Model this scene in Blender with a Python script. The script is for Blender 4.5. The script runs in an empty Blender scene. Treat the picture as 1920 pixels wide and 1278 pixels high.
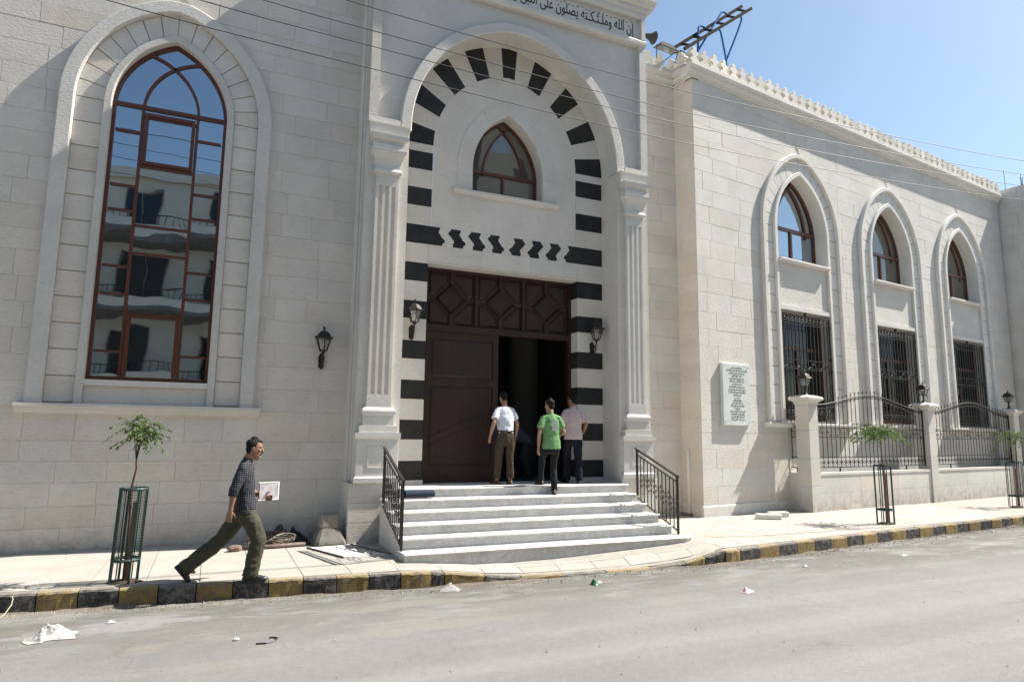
import bpy, math, random
from mathutils import Vector, Matrix, noise
random.seed(11)
R = math.radians
scn = bpy.context.scene
COL = scn.collection

# ------------------------------------------------------------------ camera
YAW, PITCH, ROLL, FPX = R(24.094), R(7.978), R(0.6925), 1245.0
cam_d = bpy.data.cameras.new('camera'); cam = bpy.data.objects.new('camera', cam_d); COL.objects.link(cam)
cam_d.sensor_width = 36.0; cam_d.lens = FPX/1920*36.0; cam_d.clip_start = 0.05; cam_d.clip_end = 3000
def _w(d):
    return Vector((math.cos(YAW)*d[0]+math.sin(YAW)*d[1], -math.sin(YAW)*d[0]+math.cos(YAW)*d[1], d[2]))
_c, _s, _cr, _sr = math.cos(PITCH), math.sin(PITCH), math.cos(ROLL), math.sin(ROLL)
_r = _w((_cr, -_s*_sr, _c*_sr)); _u = _w((-_sr, -_s*_cr, _c*_cr)); _f = _w((0, _c, _s))
cam.matrix_world = Matrix(((_r.x, _u.x, -_f.x, 0), (_r.y, _u.y, -_f.y, 0), (_r.z, _u.z, -_f.z, 1.82), (0, 0, 0, 1)))
scn.camera = cam

# ------------------------------------------------------------------ sky, sun, exposure
SUN_EL, SUN_FRONT = R(51.5), R(6.5)          # height; degrees the sun stands in front of the main facade's line
sdir = Vector((math.cos(SUN_EL)*math.cos(SUN_FRONT), -math.cos(SUN_EL)*math.sin(SUN_FRONT), math.sin(SUN_EL)))
wld = bpy.data.worlds.new('World'); scn.world = wld; wld.use_nodes = True
nt = wld.node_tree; bg = nt.nodes['Background']
sky = nt.nodes.new('ShaderNodeTexSky'); sky.sky_type = 'NISHITA'; sky.sun_disc = False
sky.sun_elevation = SUN_EL; sky.sun_rotation = math.atan2(sdir.x, sdir.y)
sky.altitude = 400; sky.air_density = 1.0; sky.dust_density = 1.5; sky.ozone_density = 0.35
tn = nt.nodes.new('ShaderNodeMix'); tn.data_type = 'RGBA'; tn.blend_type = 'MULTIPLY'; tn.inputs[0].default_value = 1.0; tn.inputs[7].default_value = (0.94, 1.02, 1.0, 1)
nt.links.new(sky.outputs[0], tn.inputs[6]); nt.links.new(tn.outputs[2], bg.inputs[0]); bg.inputs[1].default_value = 0.082
sun_d = bpy.data.lights.new('sun', 'SUN'); sun_d.energy = 5.0; sun_d.angle = R(0.53); sun_d.color = (1.0, 0.948, 0.868)
sun = bpy.data.objects.new('sun', sun_d); COL.objects.link(sun)
sun.rotation_euler = sdir.to_track_quat('Z', 'Y').to_euler()
vs = scn.view_settings; vs.view_transform = 'Standard'; vs.look = 'None'; vs.gamma = 1.0; vs.use_curve_mapping = False
vs.exposure = 1.10
scn.cycles.max_bounces = 8; scn.cycles.diffuse_bounces = 4; scn.cycles.glossy_bounces = 4; scn.cycles.transparent_max_bounces = 8

# ------------------------------------------------------------------ mesh helper
class MB:
    def __init__(s): s.v = []; s.f = []
    def add(s, vs_, fs):
        o = len(s.v); s.v += [tuple(p) for p in vs_]; s.f += [tuple(i+o for i in q) for q in fs]
    def box(s, x0, x1, y0, y1, z0, z1):
        s.add([(x0,y0,z0),(x1,y0,z0),(x1,y1,z0),(x0,y1,z0),(x0,y0,z1),(x1,y0,z1),(x1,y1,z1),(x0,y1,z1)],
              [(0,3,2,1),(4,5,6,7),(0,1,5,4),(1,2,6,5),(2,3,7,6),(3,0,4,7)]); return s
    def block(s, xb0, xb1, xt0, xt1, z0, z1, yf, yb, ch=0.005):
        # a stone facing -Y with a small chamfer round the face
        a = [(xb0,yf+ch,z0),(xb1,yf+ch,z0),(xt1,yf+ch,z1),(xt0,yf+ch,z1)]
        b = [(xb0+ch,yf,z0+ch),(xb1-ch,yf,z0+ch),(xt1-ch,yf,z1-ch),(xt0+ch,yf,z1-ch)]
        c = [(xb0,yb,z0),(xb1,yb,z0),(xt1,yb,z1),(xt0,yb,z1)]
        s.add(a+b+c, [(4,5,6,7),(0,1,5,4),(1,2,6,5),(2,3,7,6),(3,0,4,7),(8,9,1,0),(9,10,2,1),(10,11,3,2),(11,8,0,3)]); return s
    def prism(s, poly, y0, y1):
        # poly: (x,z) counter-clockwise seen from -Y ; extruded y0 (front) to y1
        n = len(poly); v = [(p[0],y0,p[1]) for p in poly]+[(p[0],y1,p[1]) for p in poly]
        f = [tuple(range(n)), tuple(range(2*n-1, n-1, -1))]+[(i, i+n, (i+1)%n+n, (i+1)%n) for i in range(n)]
        s.add(v, f); return s
    def slab(s, poly, z0, z1):
        n = len(poly); v = [(p[0],p[1],z1) for p in poly]+[(p[0],p[1],z0) for p in poly]
        f = [tuple(range(n)), tuple(range(2*n-1, n-1, -1))]+[(i, i+n, (i+1)%n+n, (i+1)%n) for i in range(n)]
        s.add(v, f); return s
    def tube(s, pts, r, n=6, closed=False, rs=None, flat=None):
        pts = [Vector(p) for p in pts]; m = len(pts); rings = []
        up = Vector((0,0,1)); prev = None
        for i, p in enumerate(pts):
            if closed: t = pts[(i+1)%m]-pts[i-1]
            else: t = pts[min(i+1,m-1)]-pts[max(i-1,0)]
            t = t.normalized() if t.length > 1e-9 else Vector((0,0,1))
            if prev is None:
                a = t.cross(up)
                if a.length < 0.05: a = t.cross(Vector((1,0,0)))
            else: a = prev - t*prev.dot(t)
            a.normalize(); prev = a; b = t.cross(a)
            rr = rs[i] if rs else r
            rb = rr*(flat or 1)
            rings.append([p+a*(rr*math.cos(2*math.pi*k/n))+b*(rb*math.sin(2*math.pi*k/n)) for k in range(n)])
        v = [q for g in rings for q in g]; f = []
        for i in range(m if closed else m-1):
            j = (i+1)%m
            for k in range(n): f.append((i*n+k, i*n+(k+1)%n, j*n+(k+1)%n, j*n+k))
        if not closed:
            f.append(tuple(range(n-1,-1,-1))); f.append(tuple((m-1)*n+k for k in range(n)))
        s.add(v, f); return s
    def bar(s, p, q, w, d=None):
        # square bar between two points
        d = d or w; p = Vector(p); q = Vector(q); t = (q-p).normalized()
        a = t.cross(Vector((0,1,0)))
        if a.length < 0.1: a = t.cross(Vector((1,0,0)))
        a.normalize(); b = t.cross(a); a = a*w/2; b = b*d/2
        v = [p-a-b,p+a-b,p+a+b,p-a+b,q-a-b,q+a-b,q+a+b,q-a+b]
        s.add(v, [(0,1,2,3),(7,6,5,4),(0,4,5,1),(1,5,6,2),(2,6,7,3),(3,7,4,0)]); return s
    def lathe(s, prof, c=(0,0,0), n=16, rot=0.0):
        v = []; f = []; m = len(prof)
        for r_, z in prof:
            for k in range(n):
                a = 2*math.pi*k/n+rot; v.append((c[0]+r_*math.cos(a), c[1]+r_*math.sin(a), c[2]+z))
        for i in range(m-1):
            for k in range(n): f.append((i*n+k, i*n+(k+1)%n, (i+1)*n+(k+1)%n, (i+1)*n+k))
        f.append(tuple(range(n-1,-1,-1))); f.append(tuple((m-1)*n+k for k in range(n)))
        s.add(v, f); return s
    def sphere(s, c, rx, ry=None, rz=None, n=12, m=8):
        ry = ry or rx; rz = rz or rx; v = [(c[0],c[1],c[2]-rz)]; f = []
        for i in range(1, m):
            ph = -math.pi/2+math.pi*i/m
            for k in range(n):
                a = 2*math.pi*k/n; v.append((c[0]+rx*math.cos(ph)*math.cos(a), c[1]+ry*math.cos(ph)*math.sin(a), c[2]+rz*math.sin(ph)))
        v.append((c[0],c[1],c[2]+rz)); L = len(v)-1
        for k in range(n): f.append((0, 1+(k+1)%n, 1+k)); f.append((L, L-n+k, L-n+(k+1)%n))
        for i in range(m-2):
            for k in range(n): f.append((1+i*n+k, 1+i*n+(k+1)%n, 1+(i+1)*n+(k+1)%n, 1+(i+1)*n+k))
        s.add(v, f); return s
    def loft(s, rings, axis=(0,1,0), n=16, cap=True):
        # rings: (p, ra, rb): ra along axis, rb across; rounded ends
        P = [Vector(r_[0]) for r_ in rings]; m = len(P); ax = Vector(axis); V = []
        for i in range(m):
            t = (P[min(i+1,m-1)]-P[max(i-1,0)]).normalized()
            a = (ax-t*ax.dot(t)); a.normalize(); b = t.cross(a)
            R_ = []
            if i == 0 and cap:
                for sc, dd in ((0.45,0.9),(0.8,0.6)):
                    q = P[0]-t*min(rings[0][1],rings[0][2])*dd
                    V.append([q+a*(rings[0][1]*sc*math.cos(2*math.pi*k/n))+b*(rings[0][2]*sc*math.sin(2*math.pi*k/n)) for k in range(n)])
            V.append([P[i]+a*(rings[i][1]*math.cos(2*math.pi*k/n))+b*(rings[i][2]*math.sin(2*math.pi*k/n)) for k in range(n)])
            if i == m-1 and cap:
                for sc, dd in ((0.8,0.6),(0.45,0.9)):
                    q = P[i]+t*min(rings[i][1],rings[i][2])*dd
                    V.append([q+a*(rings[i][1]*sc*math.cos(2*math.pi*k/n))+b*(rings[i][2]*sc*math.sin(2*math.pi*k/n)) for k in range(n)])
        f = []; M = len(V)
        for i in range(M-1):
            for k in range(n): f.append((i*n+k, i*n+(k+1)%n, (i+1)*n+(k+1)%n, (i+1)*n+k))
        f.append(tuple(range(n-1,-1,-1))); f.append(tuple((M-1)*n+k for k in range(n)))
        s.add([q for g in V for q in g], f); return s
    def mesh(s, name, mat=None, smooth=False):
        me = bpy.data.meshes.new(name); me.from_pydata(s.v, [], s.f); me.update()
        if mat: me.materials.append(mat)
        if smooth: me.polygons.foreach_set('use_smooth', [True]*len(me.polygons))
        return me
    def build(s, name, mat, parent=None, smooth=False, loc=None):
        o = bpy.data.objects.new(name, s.mesh(name, mat, smooth)); COL.objects.link(o)
        if parent: o.parent = parent
        if loc: o.location = loc
        return o

def thing(name, label, cat, loc=(0,0,0), rz=0.0, group=None):
    o = bpy.data.objects.new(name, None); COL.objects.link(o); o.empty_display_size = 0.1
    o.location = loc; o.rotation_euler = (0,0,rz); return tag(o, label, cat, group)
def tag(o, label=None, cat=None, group=None, kind=None):
    if label: o['label'] = label
    if cat: o['category'] = cat
    if group: o['group'] = group
    if kind: o['kind'] = kind
    return o
def inst(name, me, parent, loc=(0,0,0), rz=0.0):
    o = bpy.data.objects.new(name, me); COL.objects.link(o); o.parent = parent
    o.location = loc; o.rotation_euler = (0,0,rz); return o
def copy_tree(o, parent=None):
    c = o.copy(); COL.objects.link(c); c.parent = parent
    for ch in list(o.children): copy_tree(ch, c)
    return c

# ------------------------------------------------------------------ materials
def new_mat(name):
    m = bpy.data.materials.new(name); m.use_nodes = True
    return m, m.node_tree, m.node_tree.nodes['Principled BSDF']
class N:
    def __init__(s, t): s.t = t
    def node(s, ty, **kw):
        n = s.t.nodes.new(ty)
        for k, v in kw.items(): setattr(n, k, v)
        return n
    def link(s, a, b): s.t.links.new(a, b)
    def coord(s, scale=(1,1,1), rot=(0,0,0), kind='Object'):
        tc = s.node('ShaderNodeTexCoord'); mp = s.node('ShaderNodeMapping')
        s.link(tc.outputs[kind], mp.inputs[0]); mp.inputs['Scale'].default_value = scale; mp.inputs['Rotation'].default_value = rot
        return mp.outputs[0]
    def noise(s, vec, scale, detail=4, rough=0.55, dist=0.0):
        n = s.node('ShaderNodeTexNoise'); s.link(vec, n.inputs['Vector'])
        n.inputs['Scale'].default_value = scale; n.inputs['Detail'].default_value = detail
        n.inputs['Roughness'].default_value = rough; n.inputs['Distortion'].default_value = dist
        return n.outputs['Fac']
    def ramp(s, fac, stops):
        n = s.node('ShaderNodeValToRGB'); s.link(fac, n.inputs[0]); el = n.color_ramp.elements
        while len(el) < len(stops): el.new(0.5)
        for e, (p, c) in zip(el, stops):
            e.position = p; e.color = (c, c, c, 1) if isinstance(c, (int, float)) else (*c, 1)
        return n.outputs[0]
    def mix(s, fac, a, b, mode='MIX'):
        n = s.node('ShaderNodeMix', data_type='RGBA', blend_type=mode)
        for i, v in ((0, fac), (6, a), (7, b)):
            if hasattr(v, 'links') or hasattr(v, 'is_linked'): s.link(v, n.inputs[i])
            elif i == 0: n.inputs[0].default_value = v
            else: n.inputs[i].default_value = (*v, 1) if len(v) == 3 else v
        return n.outputs[2]
    def math(s, op, a, b=0.5, clamp=False):
        n = s.node('ShaderNodeMath', operation=op, use_clamp=clamp)
        for i, v in ((0, a), (1, b)):
            if hasattr(v, 'is_linked'): s.link(v, n.inputs[i])
            else: n.inputs[i].default_value = v
        return n.outputs[0]
    def bump(s, h, strength, dist, bsdf, prev=None):
        n = s.node('ShaderNodeBump'); s.link(h, n.inputs['Height'])
        n.inputs['Strength'].default_value = strength; n.inputs['Distance'].default_value = dist
        if prev: s.link(prev, n.inputs['Normal'])
        s.link(n.outputs[0], bsdf.inputs['Normal']); return n.outputs[0]
    def rand(s): return s.node('ShaderNodeObjectInfo').outputs['Random']
    def xyz(s, vec):
        n = s.node('ShaderNodeSeparateXYZ'); s.link(vec, n.inputs[0]); return n.outputs

def stone_mat(name, base, vary=0.06, pits=0.5, rough=0.75, chisel=0.0, dirt=0.0, fine=0.3, warm=0.0):
    m, t, b = new_mat(name); g = N(t)
    v = g.coord(); v2 = g.coord((1,1,3.2))
    r_ = g.rand()
    dark = tuple(c*(1-vary*1.6) for c in base); lite = tuple(min(1, c*(1+vary*0.7)) for c in base)
    col = g.mix(r_, dark, lite)
    tint = g.ramp(g.math('FRACT', g.math('MULTIPLY', r_, 37.3)), [(0, (1.0,1.0,1.0)), (0.7, (1.0,0.99,0.975)), (1, (1.0, 0.965, 0.92))])
    col = g.mix(1.0, col, tint, 'MULTIPLY')
    cl = g.ramp(g.noise(v, 1.3, 6, 0.62), [(0.32, 0.86), (0.62, 1.0)])
    col = g.mix(0.8, col, cl, 'MULTIPLY')
    fleck = g.ramp(g.noise(v2, 9, 8, 0.72, 0.6), [(0.54, 0.0), (0.66, 1.0)])
    col = g.mix(g.math('MULTIPLY', fleck, pits*0.75), col, tuple(c*0.55 for c in base))
    spot = g.ramp(g.noise(v2, 30, 4, 0.65), [(0.63, 0.0), (0.68, 1.0)])
    col = g.mix(g.math('MULTIPLY', spot, pits*0.5), col, (0.21,0.17,0.13))
    if dirt:
        z = g.xyz(v)[2]
        d = g.math('SUBTRACT', 1.0, g.math('MULTIPLY', z, 1.25), True)
        d = g.math('MULTIPLY', g.math('POWER', d, 1.6), g.ramp(g.noise(v, 5, 6, 0.7), [(0.3, 0.0), (0.65, 1.0)]))
        col = g.mix(g.math('MULTIPLY', d, dirt), col, (0.25,0.21,0.17))
    g.link(col, b.inputs['Base Color'])
    b.inputs['Roughness'].default_value = rough; b.inputs['Specular IOR Level'].default_value = 0.25
    grn = g.ramp(g.noise(v, 70, 3, 0.7), [(0.25, 0.88), (0.75, 1.10)])
    col = g.mix(1.0, col, grn, 'MULTIPLY'); g.link(col, b.inputs['Base Color'])
    h = g.noise(v, 130, 4, 0.6)
    nb = g.bump(h, fine, 0.004, b)
    if chisel:
        ch = g.noise(g.coord((0.75,1,2.0)), 21, 6, 0.68, 0.3)
        g.bump(ch, chisel, 0.035, b, nb)
    return m

M = {}
CREAM = (0.68, 0.64, 0.585)
M['hall'] = stone_mat('hall_limestone', CREAM, 0.035, 0.5, dirt=0.7, chisel=0.42, fine=0.35)
M['trim'] = stone_mat('trim_limestone', (0.66,0.64,0.605), 0.03, 0.35, chisel=0.16, fine=0.2)
M['trim_rough'] = stone_mat('hammered_trim', (0.645,0.625,0.59), 0.04, 0.45, chisel=0.7, fine=0.5)
M['smooth'] = stone_mat('smooth_portal_stone', (0.675,0.645,0.595), 0.03, 0.5, chisel=0.14, fine=0.25)
M['wing'] = stone_mat('hammered_wing_stone', (0.68,0.66,0.62), 0.03, 0.25, chisel=0.65, fine=0.55, dirt=0.5)
M['wingtrim'] = stone_mat('wing_trim_stone', (0.71,0.695,0.66), 0.03, 0.25, chisel=0.25, fine=0.35, dirt=0.3)
M['mortar'] = stone_mat('mortar', (0.50,0.465,0.41), 0.0, 0.2)
M['mortar_light'] = stone_mat('light_mortar', (0.63,0.60,0.55), 0.0, 0.2)
M['black'] = stone_mat('black_basalt', (0.026,0.026,0.027), 0.30, 0.6, rough=0.62, fine=0.2)
def basalt_mat():
    m, t, b = new_mat('black_basalt_dusty'); g = N(t); v = g.coord()
    col = g.mix(g.rand(), (0.012,0.012,0.013), (0.022,0.0215,0.021))
    d = g.ramp(g.noise(v, 3.5, 8, 0.7), [(0.42, 0.0), (0.72, 1.0)]); col = g.mix(g.math('MULTIPLY', d, 0.45), col, (0.055,0.052,0.048))
    s = g.ramp(g.noise(v, 30, 3, 0.6), [(0.66, 0.0), (0.72, 1.0)]); col = g.mix(g.math('MULTIPLY', s, 0.6), col, (0.20,0.18,0.16))
    g.link(col, b.inputs['Base Color']); b.inputs['Roughness'].default_value = 0.6; b.inputs['Specular IOR Level'].default_value = 0.3
    g.bump(g.noise(v, 60, 5, 0.7), 0.3, 0.008, b); return m
M['black'] = basalt_mat()
M['fencestone'] = stone_mat('fence_stone', (0.66,0.635,0.59), 0.04, 0.3, chisel=0.12, dirt=0.9)
M['merlon'] = stone_mat('merlon_stone', (0.72,0.69,0.63), 0.06, 0.15, chisel=0.1)
M['render'] = stone_mat('cement_render', (0.66,0.62,0.55), 0.02, 0.15, chisel=0.12)

def simple(name, col, rough=0.5, metal=0.0, spec=0.5, var=0.0, vscale=6, bump=0.0, bscale=60):
    m, t, b = new_mat(name); g = N(t)
    if var:
        v = g.coord(); f = g.ramp(g.noise(v, vscale, 6, 0.65), [(0.3, 1-var), (0.7, 1+var*0.5)])
        g.link(g.mix(1.0, col, f, 'MULTIPLY'), b.inputs['Base Color'])
        if bump: g.bump(g.noise(v, bscale, 4, 0.6), bump, 0.01, b)
    else: b.inputs['Base Color'].default_value = (*col, 1)
    b.inputs['Roughness'].default_value = rough; b.inputs['Metallic'].default_value = metal; b.inputs['Specular IOR Level'].default_value = spec
    return m
def marble_mat():
    m, t, b = new_mat('step_marble'); g = N(t); v = g.coord((1,1,1.4), (0.3,0.2,0.5))
    r_ = g.rand()
    col = g.mix(r_, (0.575,0.565,0.545), (0.645,0.635,0.615))
    vein = g.ramp(g.noise(v, 2.3, 8, 0.66, 2.2), [(0.455, 0.0), (0.50, 1.0), (0.545, 0.0)])
    col = g.mix(g.math('MULTIPLY', vein, 0.65), col, (0.42,0.43,0.45))
    cl = g.ramp(g.noise(v, 3.1, 6, 0.6, 1.0), [(0.35, 0.84), (0.65, 1.0)])
    col = g.mix(1.0, col, cl, 'MULTIPLY')
    wear = g.ramp(g.noise(v, 14, 6, 0.7), [(0.60, 0.0), (0.72, 1.0)])
    col = g.mix(g.math('MULTIPLY', wear, 0.5), col, (0.42,0.38,0.33))
    g.link(col, b.inputs['Base Color']); b.inputs['Roughness'].default_value = 0.42
    g.bump(g.noise(v, 80, 3), 0.08, 0.003, b); return m
M['marble'] = marble_mat()
def asphalt_mat():
    m, t, b = new_mat('asphalt'); g = N(t); v = g.coord()
    col = g.ramp(g.noise(v, 0.8, 8, 0.68), [(0.3, (0.196,0.192,0.186)), (0.7, (0.226,0.222,0.215))])
    grain = g.ramp(g.noise(v, 95, 4, 0.75), [(0.28, 0.55), (0.72, 1.42)])
    col = g.mix(1.0, col, grain, 'MULTIPLY')
    mid = g.ramp(g.noise(v, 14, 5, 0.7), [(0.3, 0.90), (0.7, 1.08)]); col = g.mix(1.0, col, mid, 'MULTIPLY')
    sp = g.ramp(g.noise(v, 42, 2, 0.5), [(0.69, 0.0), (0.73, 1.0)])
    col = g.mix(g.math('MULTIPLY', sp, 0.5), col, (0.40,0.38,0.34))
    y = g.xyz(v)[1]
    near = g.math('MULTIPLY', g.math('SUBTRACT', y, 6.9), 0.75, True)          # spilt earth and damp along the kerb
    st = g.ramp(g.noise(g.coord((0.55,1.5,1)), 1.9, 9, 0.68, 0.5), [(0.42, 0.0), (0.50, 1.0)])
    col = g.mix(g.math('MULTIPLY', g.math('MULTIPLY', near, st), 0.58), col, (0.098,0.084,0.068))
    du = g.ramp(g.noise(g.coord((0.35,1.1,1)), 1.3, 9, 0.7, 0.4), [(0.52, 0.0), (0.60, 1.0)])
    col = g.mix(g.math('MULTIPLY', g.math('MULTIPLY', du, g.math('MULTIPLY', g.math('SUBTRACT', y, 5.0), 0.5, True)), 0.30), col, (0.32,0.295,0.255))
    ch = g.ramp(g.noise(g.coord((1.2,3.5,1)), 2.7, 8, 0.75, 1.2), [(0.685, 0.0), (0.70, 1.0)])   # chalky scrapes
    col = g.mix(g.math('MULTIPLY', ch, 0.5), col, (0.50,0.48,0.45))
    wob = g.node('ShaderNodeVectorMath', operation='ADD'); nn = g.node('ShaderNodeTexNoise'); g.link(v, nn.inputs['Vector']); nn.inputs['Scale'].default_value = 1.8; nn.inputs['Detail'].default_value = 6
    g.link(v, wob.inputs[0]); g.link(nn.outputs['Color'], wob.inputs[1])
    vo = g.node('ShaderNodeTexVoronoi', feature='DISTANCE_TO_EDGE'); g.link(wob.outputs[0], vo.inputs['Vector']); vo.inputs['Scale'].default_value = 0.32
    crk = g.math('MULTIPLY', g.ramp(vo.outputs['Distance'], [(0.0, 1.0), (0.006, 0.0)]), g.ramp(g.noise(v, 0.5, 3), [(0.48, 0.0), (0.58, 1.0)]))
    col = g.mix(g.math('MULTIPLY', crk, 0.32), col, (0.06,0.057,0.053))
    tr = g.ramp(g.noise(g.coord((0.06,1.5,1), (0,0,0.05)), 1.1, 4, 0.5), [(0.42, 0.86), (0.6, 1.04)]); col = g.mix(0.8, col, tr, 'MULTIPLY')
    g.link(col, b.inputs['Base Color']); b.inputs['Roughness'].default_value = 0.85; b.inputs['Specular IOR Level'].default_value = 0.25
    g.bump(g.noise(v, 120, 4, 0.75), 0.75, 0.008, b); return m
M['asphalt'] = asphalt_mat()
def paving_mat():
    m, t, b = new_mat('paving_stone'); g = N(t); v = g.coord()
    col = g.mix(g.rand(), (0.365,0.342,0.305), (0.395,0.372,0.335))
    cl = g.ramp(g.noise(v, 2.0, 7, 0.65), [(0.3, 0.82), (0.68, 1.0)]); col = g.mix(1.0, col, cl, 'MULTIPLY')
    sp = g.ramp(g.noise(v, 16, 5, 0.7), [(0.62, 0.0), (0.72, 1.0)]); col = g.mix(g.math('MULTIPLY', sp, 0.3), col, (0.30,0.25,0.2))
    g.link(col, b.inputs['Base Color']); b.inputs['Roughness'].default_value = 0.8; b.inputs['Specular IOR Level'].default_value = 0.25
    g.bump(g.noise(v, 90, 4, 0.65), 0.25, 0.005, b); return m
M['paving'] = paving_mat()
M['paving_joint'] = simple('paving_joint', (0.315,0.292,0.258), 0.9, var=0.2)
def kerb_mat(name, paint, under, wear):
    m, t, b = new_mat(name); g = N(t); v = g.coord()
    w = g.ramp(g.noise(v, 11, 8, 0.72, 0.4), [(0.56-wear, 0.0), (0.63-wear*0.6, 1.0)])
    c = g.mix(g.rand(), paint, tuple(x*0.75 for x in paint))
    col = g.mix(g.math('MULTIPLY', w, 0.75), c, under)
    d = g.ramp(g.noise(v, 3.2, 6, 0.66), [(0.35, 0.72), (0.65, 1.05)]); col = g.mix(1.0, col, d, 'MULTIPLY')
    # dust lying on the top
    geo = g.node('ShaderNodeNewGeometry'); nz = g.xyz(geo.outputs['Normal'])[2]
    dust = g.math('MULTIPLY', g.math('POWER', g.math('MAXIMUM', nz, 0.0), 3.0), 0.45)
    col = g.mix(dust, col, (0.40,0.36,0.30))
    g.link(col, b.inputs['Base Color']); b.inputs['Roughness'].default_value = 0.85; b.inputs['Specular IOR Level'].default_value = 0.2
    g.bump(g.noise(v, 48, 6, 0.7), 0.9, 0.02, b); return m
M['kerb_y'] = kerb_mat('yellow_kerb_paint', (0.38,0.27,0.095), (0.20,0.165,0.115), 0.12)
M['kerb_k'] = kerb_mat('black_kerb_paint', (0.072,0.069,0.070), (0.20,0.185,0.165), 0.08)
def wood_mat(name, a, b_, rough=0.42):
    m, t, b = new_mat(name); g = N(t)
    v = g.coord((9,9,0.9)); col = g.ramp(g.noise(v, 2.2, 6, 0.6, 0.6), [(0.3, a), (0.7, b_)])
    g.link(col, b.inputs['Base Color']); b.inputs['Roughness'].default_value = rough
    g.bump(g.noise(v, 6, 4), 0.06, 0.004, b); return m
M['wood'] = wood_mat('mahogany', (0.017,0.0045,0.0035), (0.036,0.010,0.006), 0.52)
M['frame'] = wood_mat('brown_window_frame', (0.075,0.022,0.012), (0.11,0.034,0.018), 0.35)
M['iron'] = simple('wrought_iron', (0.030,0.026,0.024), 0.5, 0.35, var=0.3, vscale=20)
M['bronze'] = simple('dark_bronze', (0.028,0.021,0.017), 0.5, 0.25, var=0.35, vscale=30)
M['green_iron'] = simple('green_painted_iron', (0.022,0.052,0.045), 0.55, 0.1, var=0.3, vscale=15)
M['wire'] = simple('cable', (0.03,0.03,0.032), 0.6)
def glass_mat(name, refl, tint=(0.66,0.76,0.84), dark=(0.012,0.013,0.015), wav=0.35):
    m = bpy.data.materials.new(name); m.use_nodes = True; t = m.node_tree; g = N(t)
    t.nodes.remove(t.nodes['Principled BSDF']); out = t.nodes['Material Output']
    gl = g.node('ShaderNodeBsdfGlossy'); gl.inputs['Color'].default_value = (*tint, 1); gl.inputs['Roughness'].default_value = 0.015
    df = g.node('ShaderNodeBsdfDiffuse'); df.inputs['Color'].default_value = (*dark, 1)
    lw = g.node('ShaderNodeFresnel'); lw.inputs['IOR'].default_value = 1.5
    fac = g.math('ADD', g.math('MULTIPLY', lw.outputs[0], 0.9), refl, True)
    bp = g.node('ShaderNodeBump'); bp.inputs['Strength'].default_value = wav; bp.inputs['Distance'].default_value = 0.012
    g.link(g.noise(g.coord(), 1.6, 1, 0.3), bp.inputs['Height']); g.link(bp.outputs[0], gl.inputs['Normal'])
    mx = g.node('ShaderNodeMixShader'); g.link(fac, mx.inputs[0]); g.link(df.outputs[0], mx.inputs[1]); g.link(gl.outputs[0], mx.inputs[2])
    g.link(mx.outputs[0], out.inputs[0]); return m
M['glass'] = glass_mat('reflective_window_glass', 0.52)
M['glass_dim'] = glass_mat('dark_window_glass', 0.04, (0.5,0.52,0.52))
M['glass_tan_refl'] = glass_mat('tan_reflection_glass', 0.18, (0.62,0.64,0.62), (0.10,0.09,0.075))  # mirrored house and window reveal are put into the glass as a tan colour
def clear_glass():
    m = bpy.data.materials.new('lantern_glass'); m.use_nodes = True; t = m.node_tree; g = N(t)
    t.nodes.remove(t.nodes['Principled BSDF']); out = t.nodes['Material Output']
    gl = g.node('ShaderNodeBsdfGlossy'); gl.inputs['Roughness'].default_value = 0.08
    tr = g.node('ShaderNodeBsdfTransparent'); tr.inputs[0].default_value = (0.80,0.82,0.78,1)
    mx = g.node('ShaderNodeMixShader'); mx.inputs[0].default_value = 0.16
    g.link(tr.outputs[0], mx.inputs[1]); g.link(gl.outputs[0], mx.inputs[2]); g.link(mx.outputs[0], out.inputs[0]); return m
M['lglass'] = clear_glass()
M['bulb'] = simple('white_bulb', (0.45,0.45,0.40), 0.3)
M['letters'] = simple('black_lettering', (0.012,0.012,0.013), 0.6)
M['concrete'] = simple('rough_concrete', (0.17,0.158,0.142), 0.9, var=0.35, vscale=5, bump=0.9, bscale=35)
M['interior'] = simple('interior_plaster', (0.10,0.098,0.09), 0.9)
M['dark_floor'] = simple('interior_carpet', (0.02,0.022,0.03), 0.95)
M['white_stone'] = stone_mat('white_block_stone', (0.74,0.72,0.68), 0.03, 0.2)

# ------------------------------------------------------------------ ground, road, pavement, kerb
def lerp_tab(tab, x):
    if x <= tab[0][0]: return tab[0][1]
    for (a, b), (c, d) in zip(tab, tab[1:]):
        if x <= c: return b+(d-b)*(x-a)/(c-a)
    return tab[-1][1]
KY = [(-40,13.05),(2.73,8.78),(3.3,8.74),(7.85,8.70),(12.14,9.30),(18.15,10.0),(60,14.9)]
KZ = [(2.75,0.0),(3.2,-0.05),(3.95,-0.145),(5.0,-0.17),(6.3,-0.175),(7.0,-0.13),(7.7,0.0)]
SG = [(1.7,0.0),(2.6,0.06),(2.95,0.02),(3.4,-0.03),(4,-0.05),(5,-0.03),(6,0.02),(6.8,0.06),(7.4,0.09),(9.4,0.0)]
kerb_y = lambda x: lerp_tab(KY, x)
kerb_z = lambda x: lerp_tab(KZ, x)
def gh(x, y):                                   # height of the pavement
    ky = kerb_y(x); sy = 9.32
    t = min(1, max(0, (y-ky)/max(0.2, sy-ky))); t = t*t*(3-2*t)
    g = lerp_tab(SG, x)
    if y > sy: g *= math.exp(-((y-sy)/0.55)**2)
    return kerb_z(x)*(1-t)+g*t
o = MB(); o.add([(-900,-900,-0.26),(900,-900,-0.26),(900,900,-0.26),(-900,900,-0.26)], [(0,1,2,3)])
tag(o.build('ground', M['paving_joint']), 'bare earth beyond the street', 'ground', kind='structure')
o = MB(); nx = 90
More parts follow.
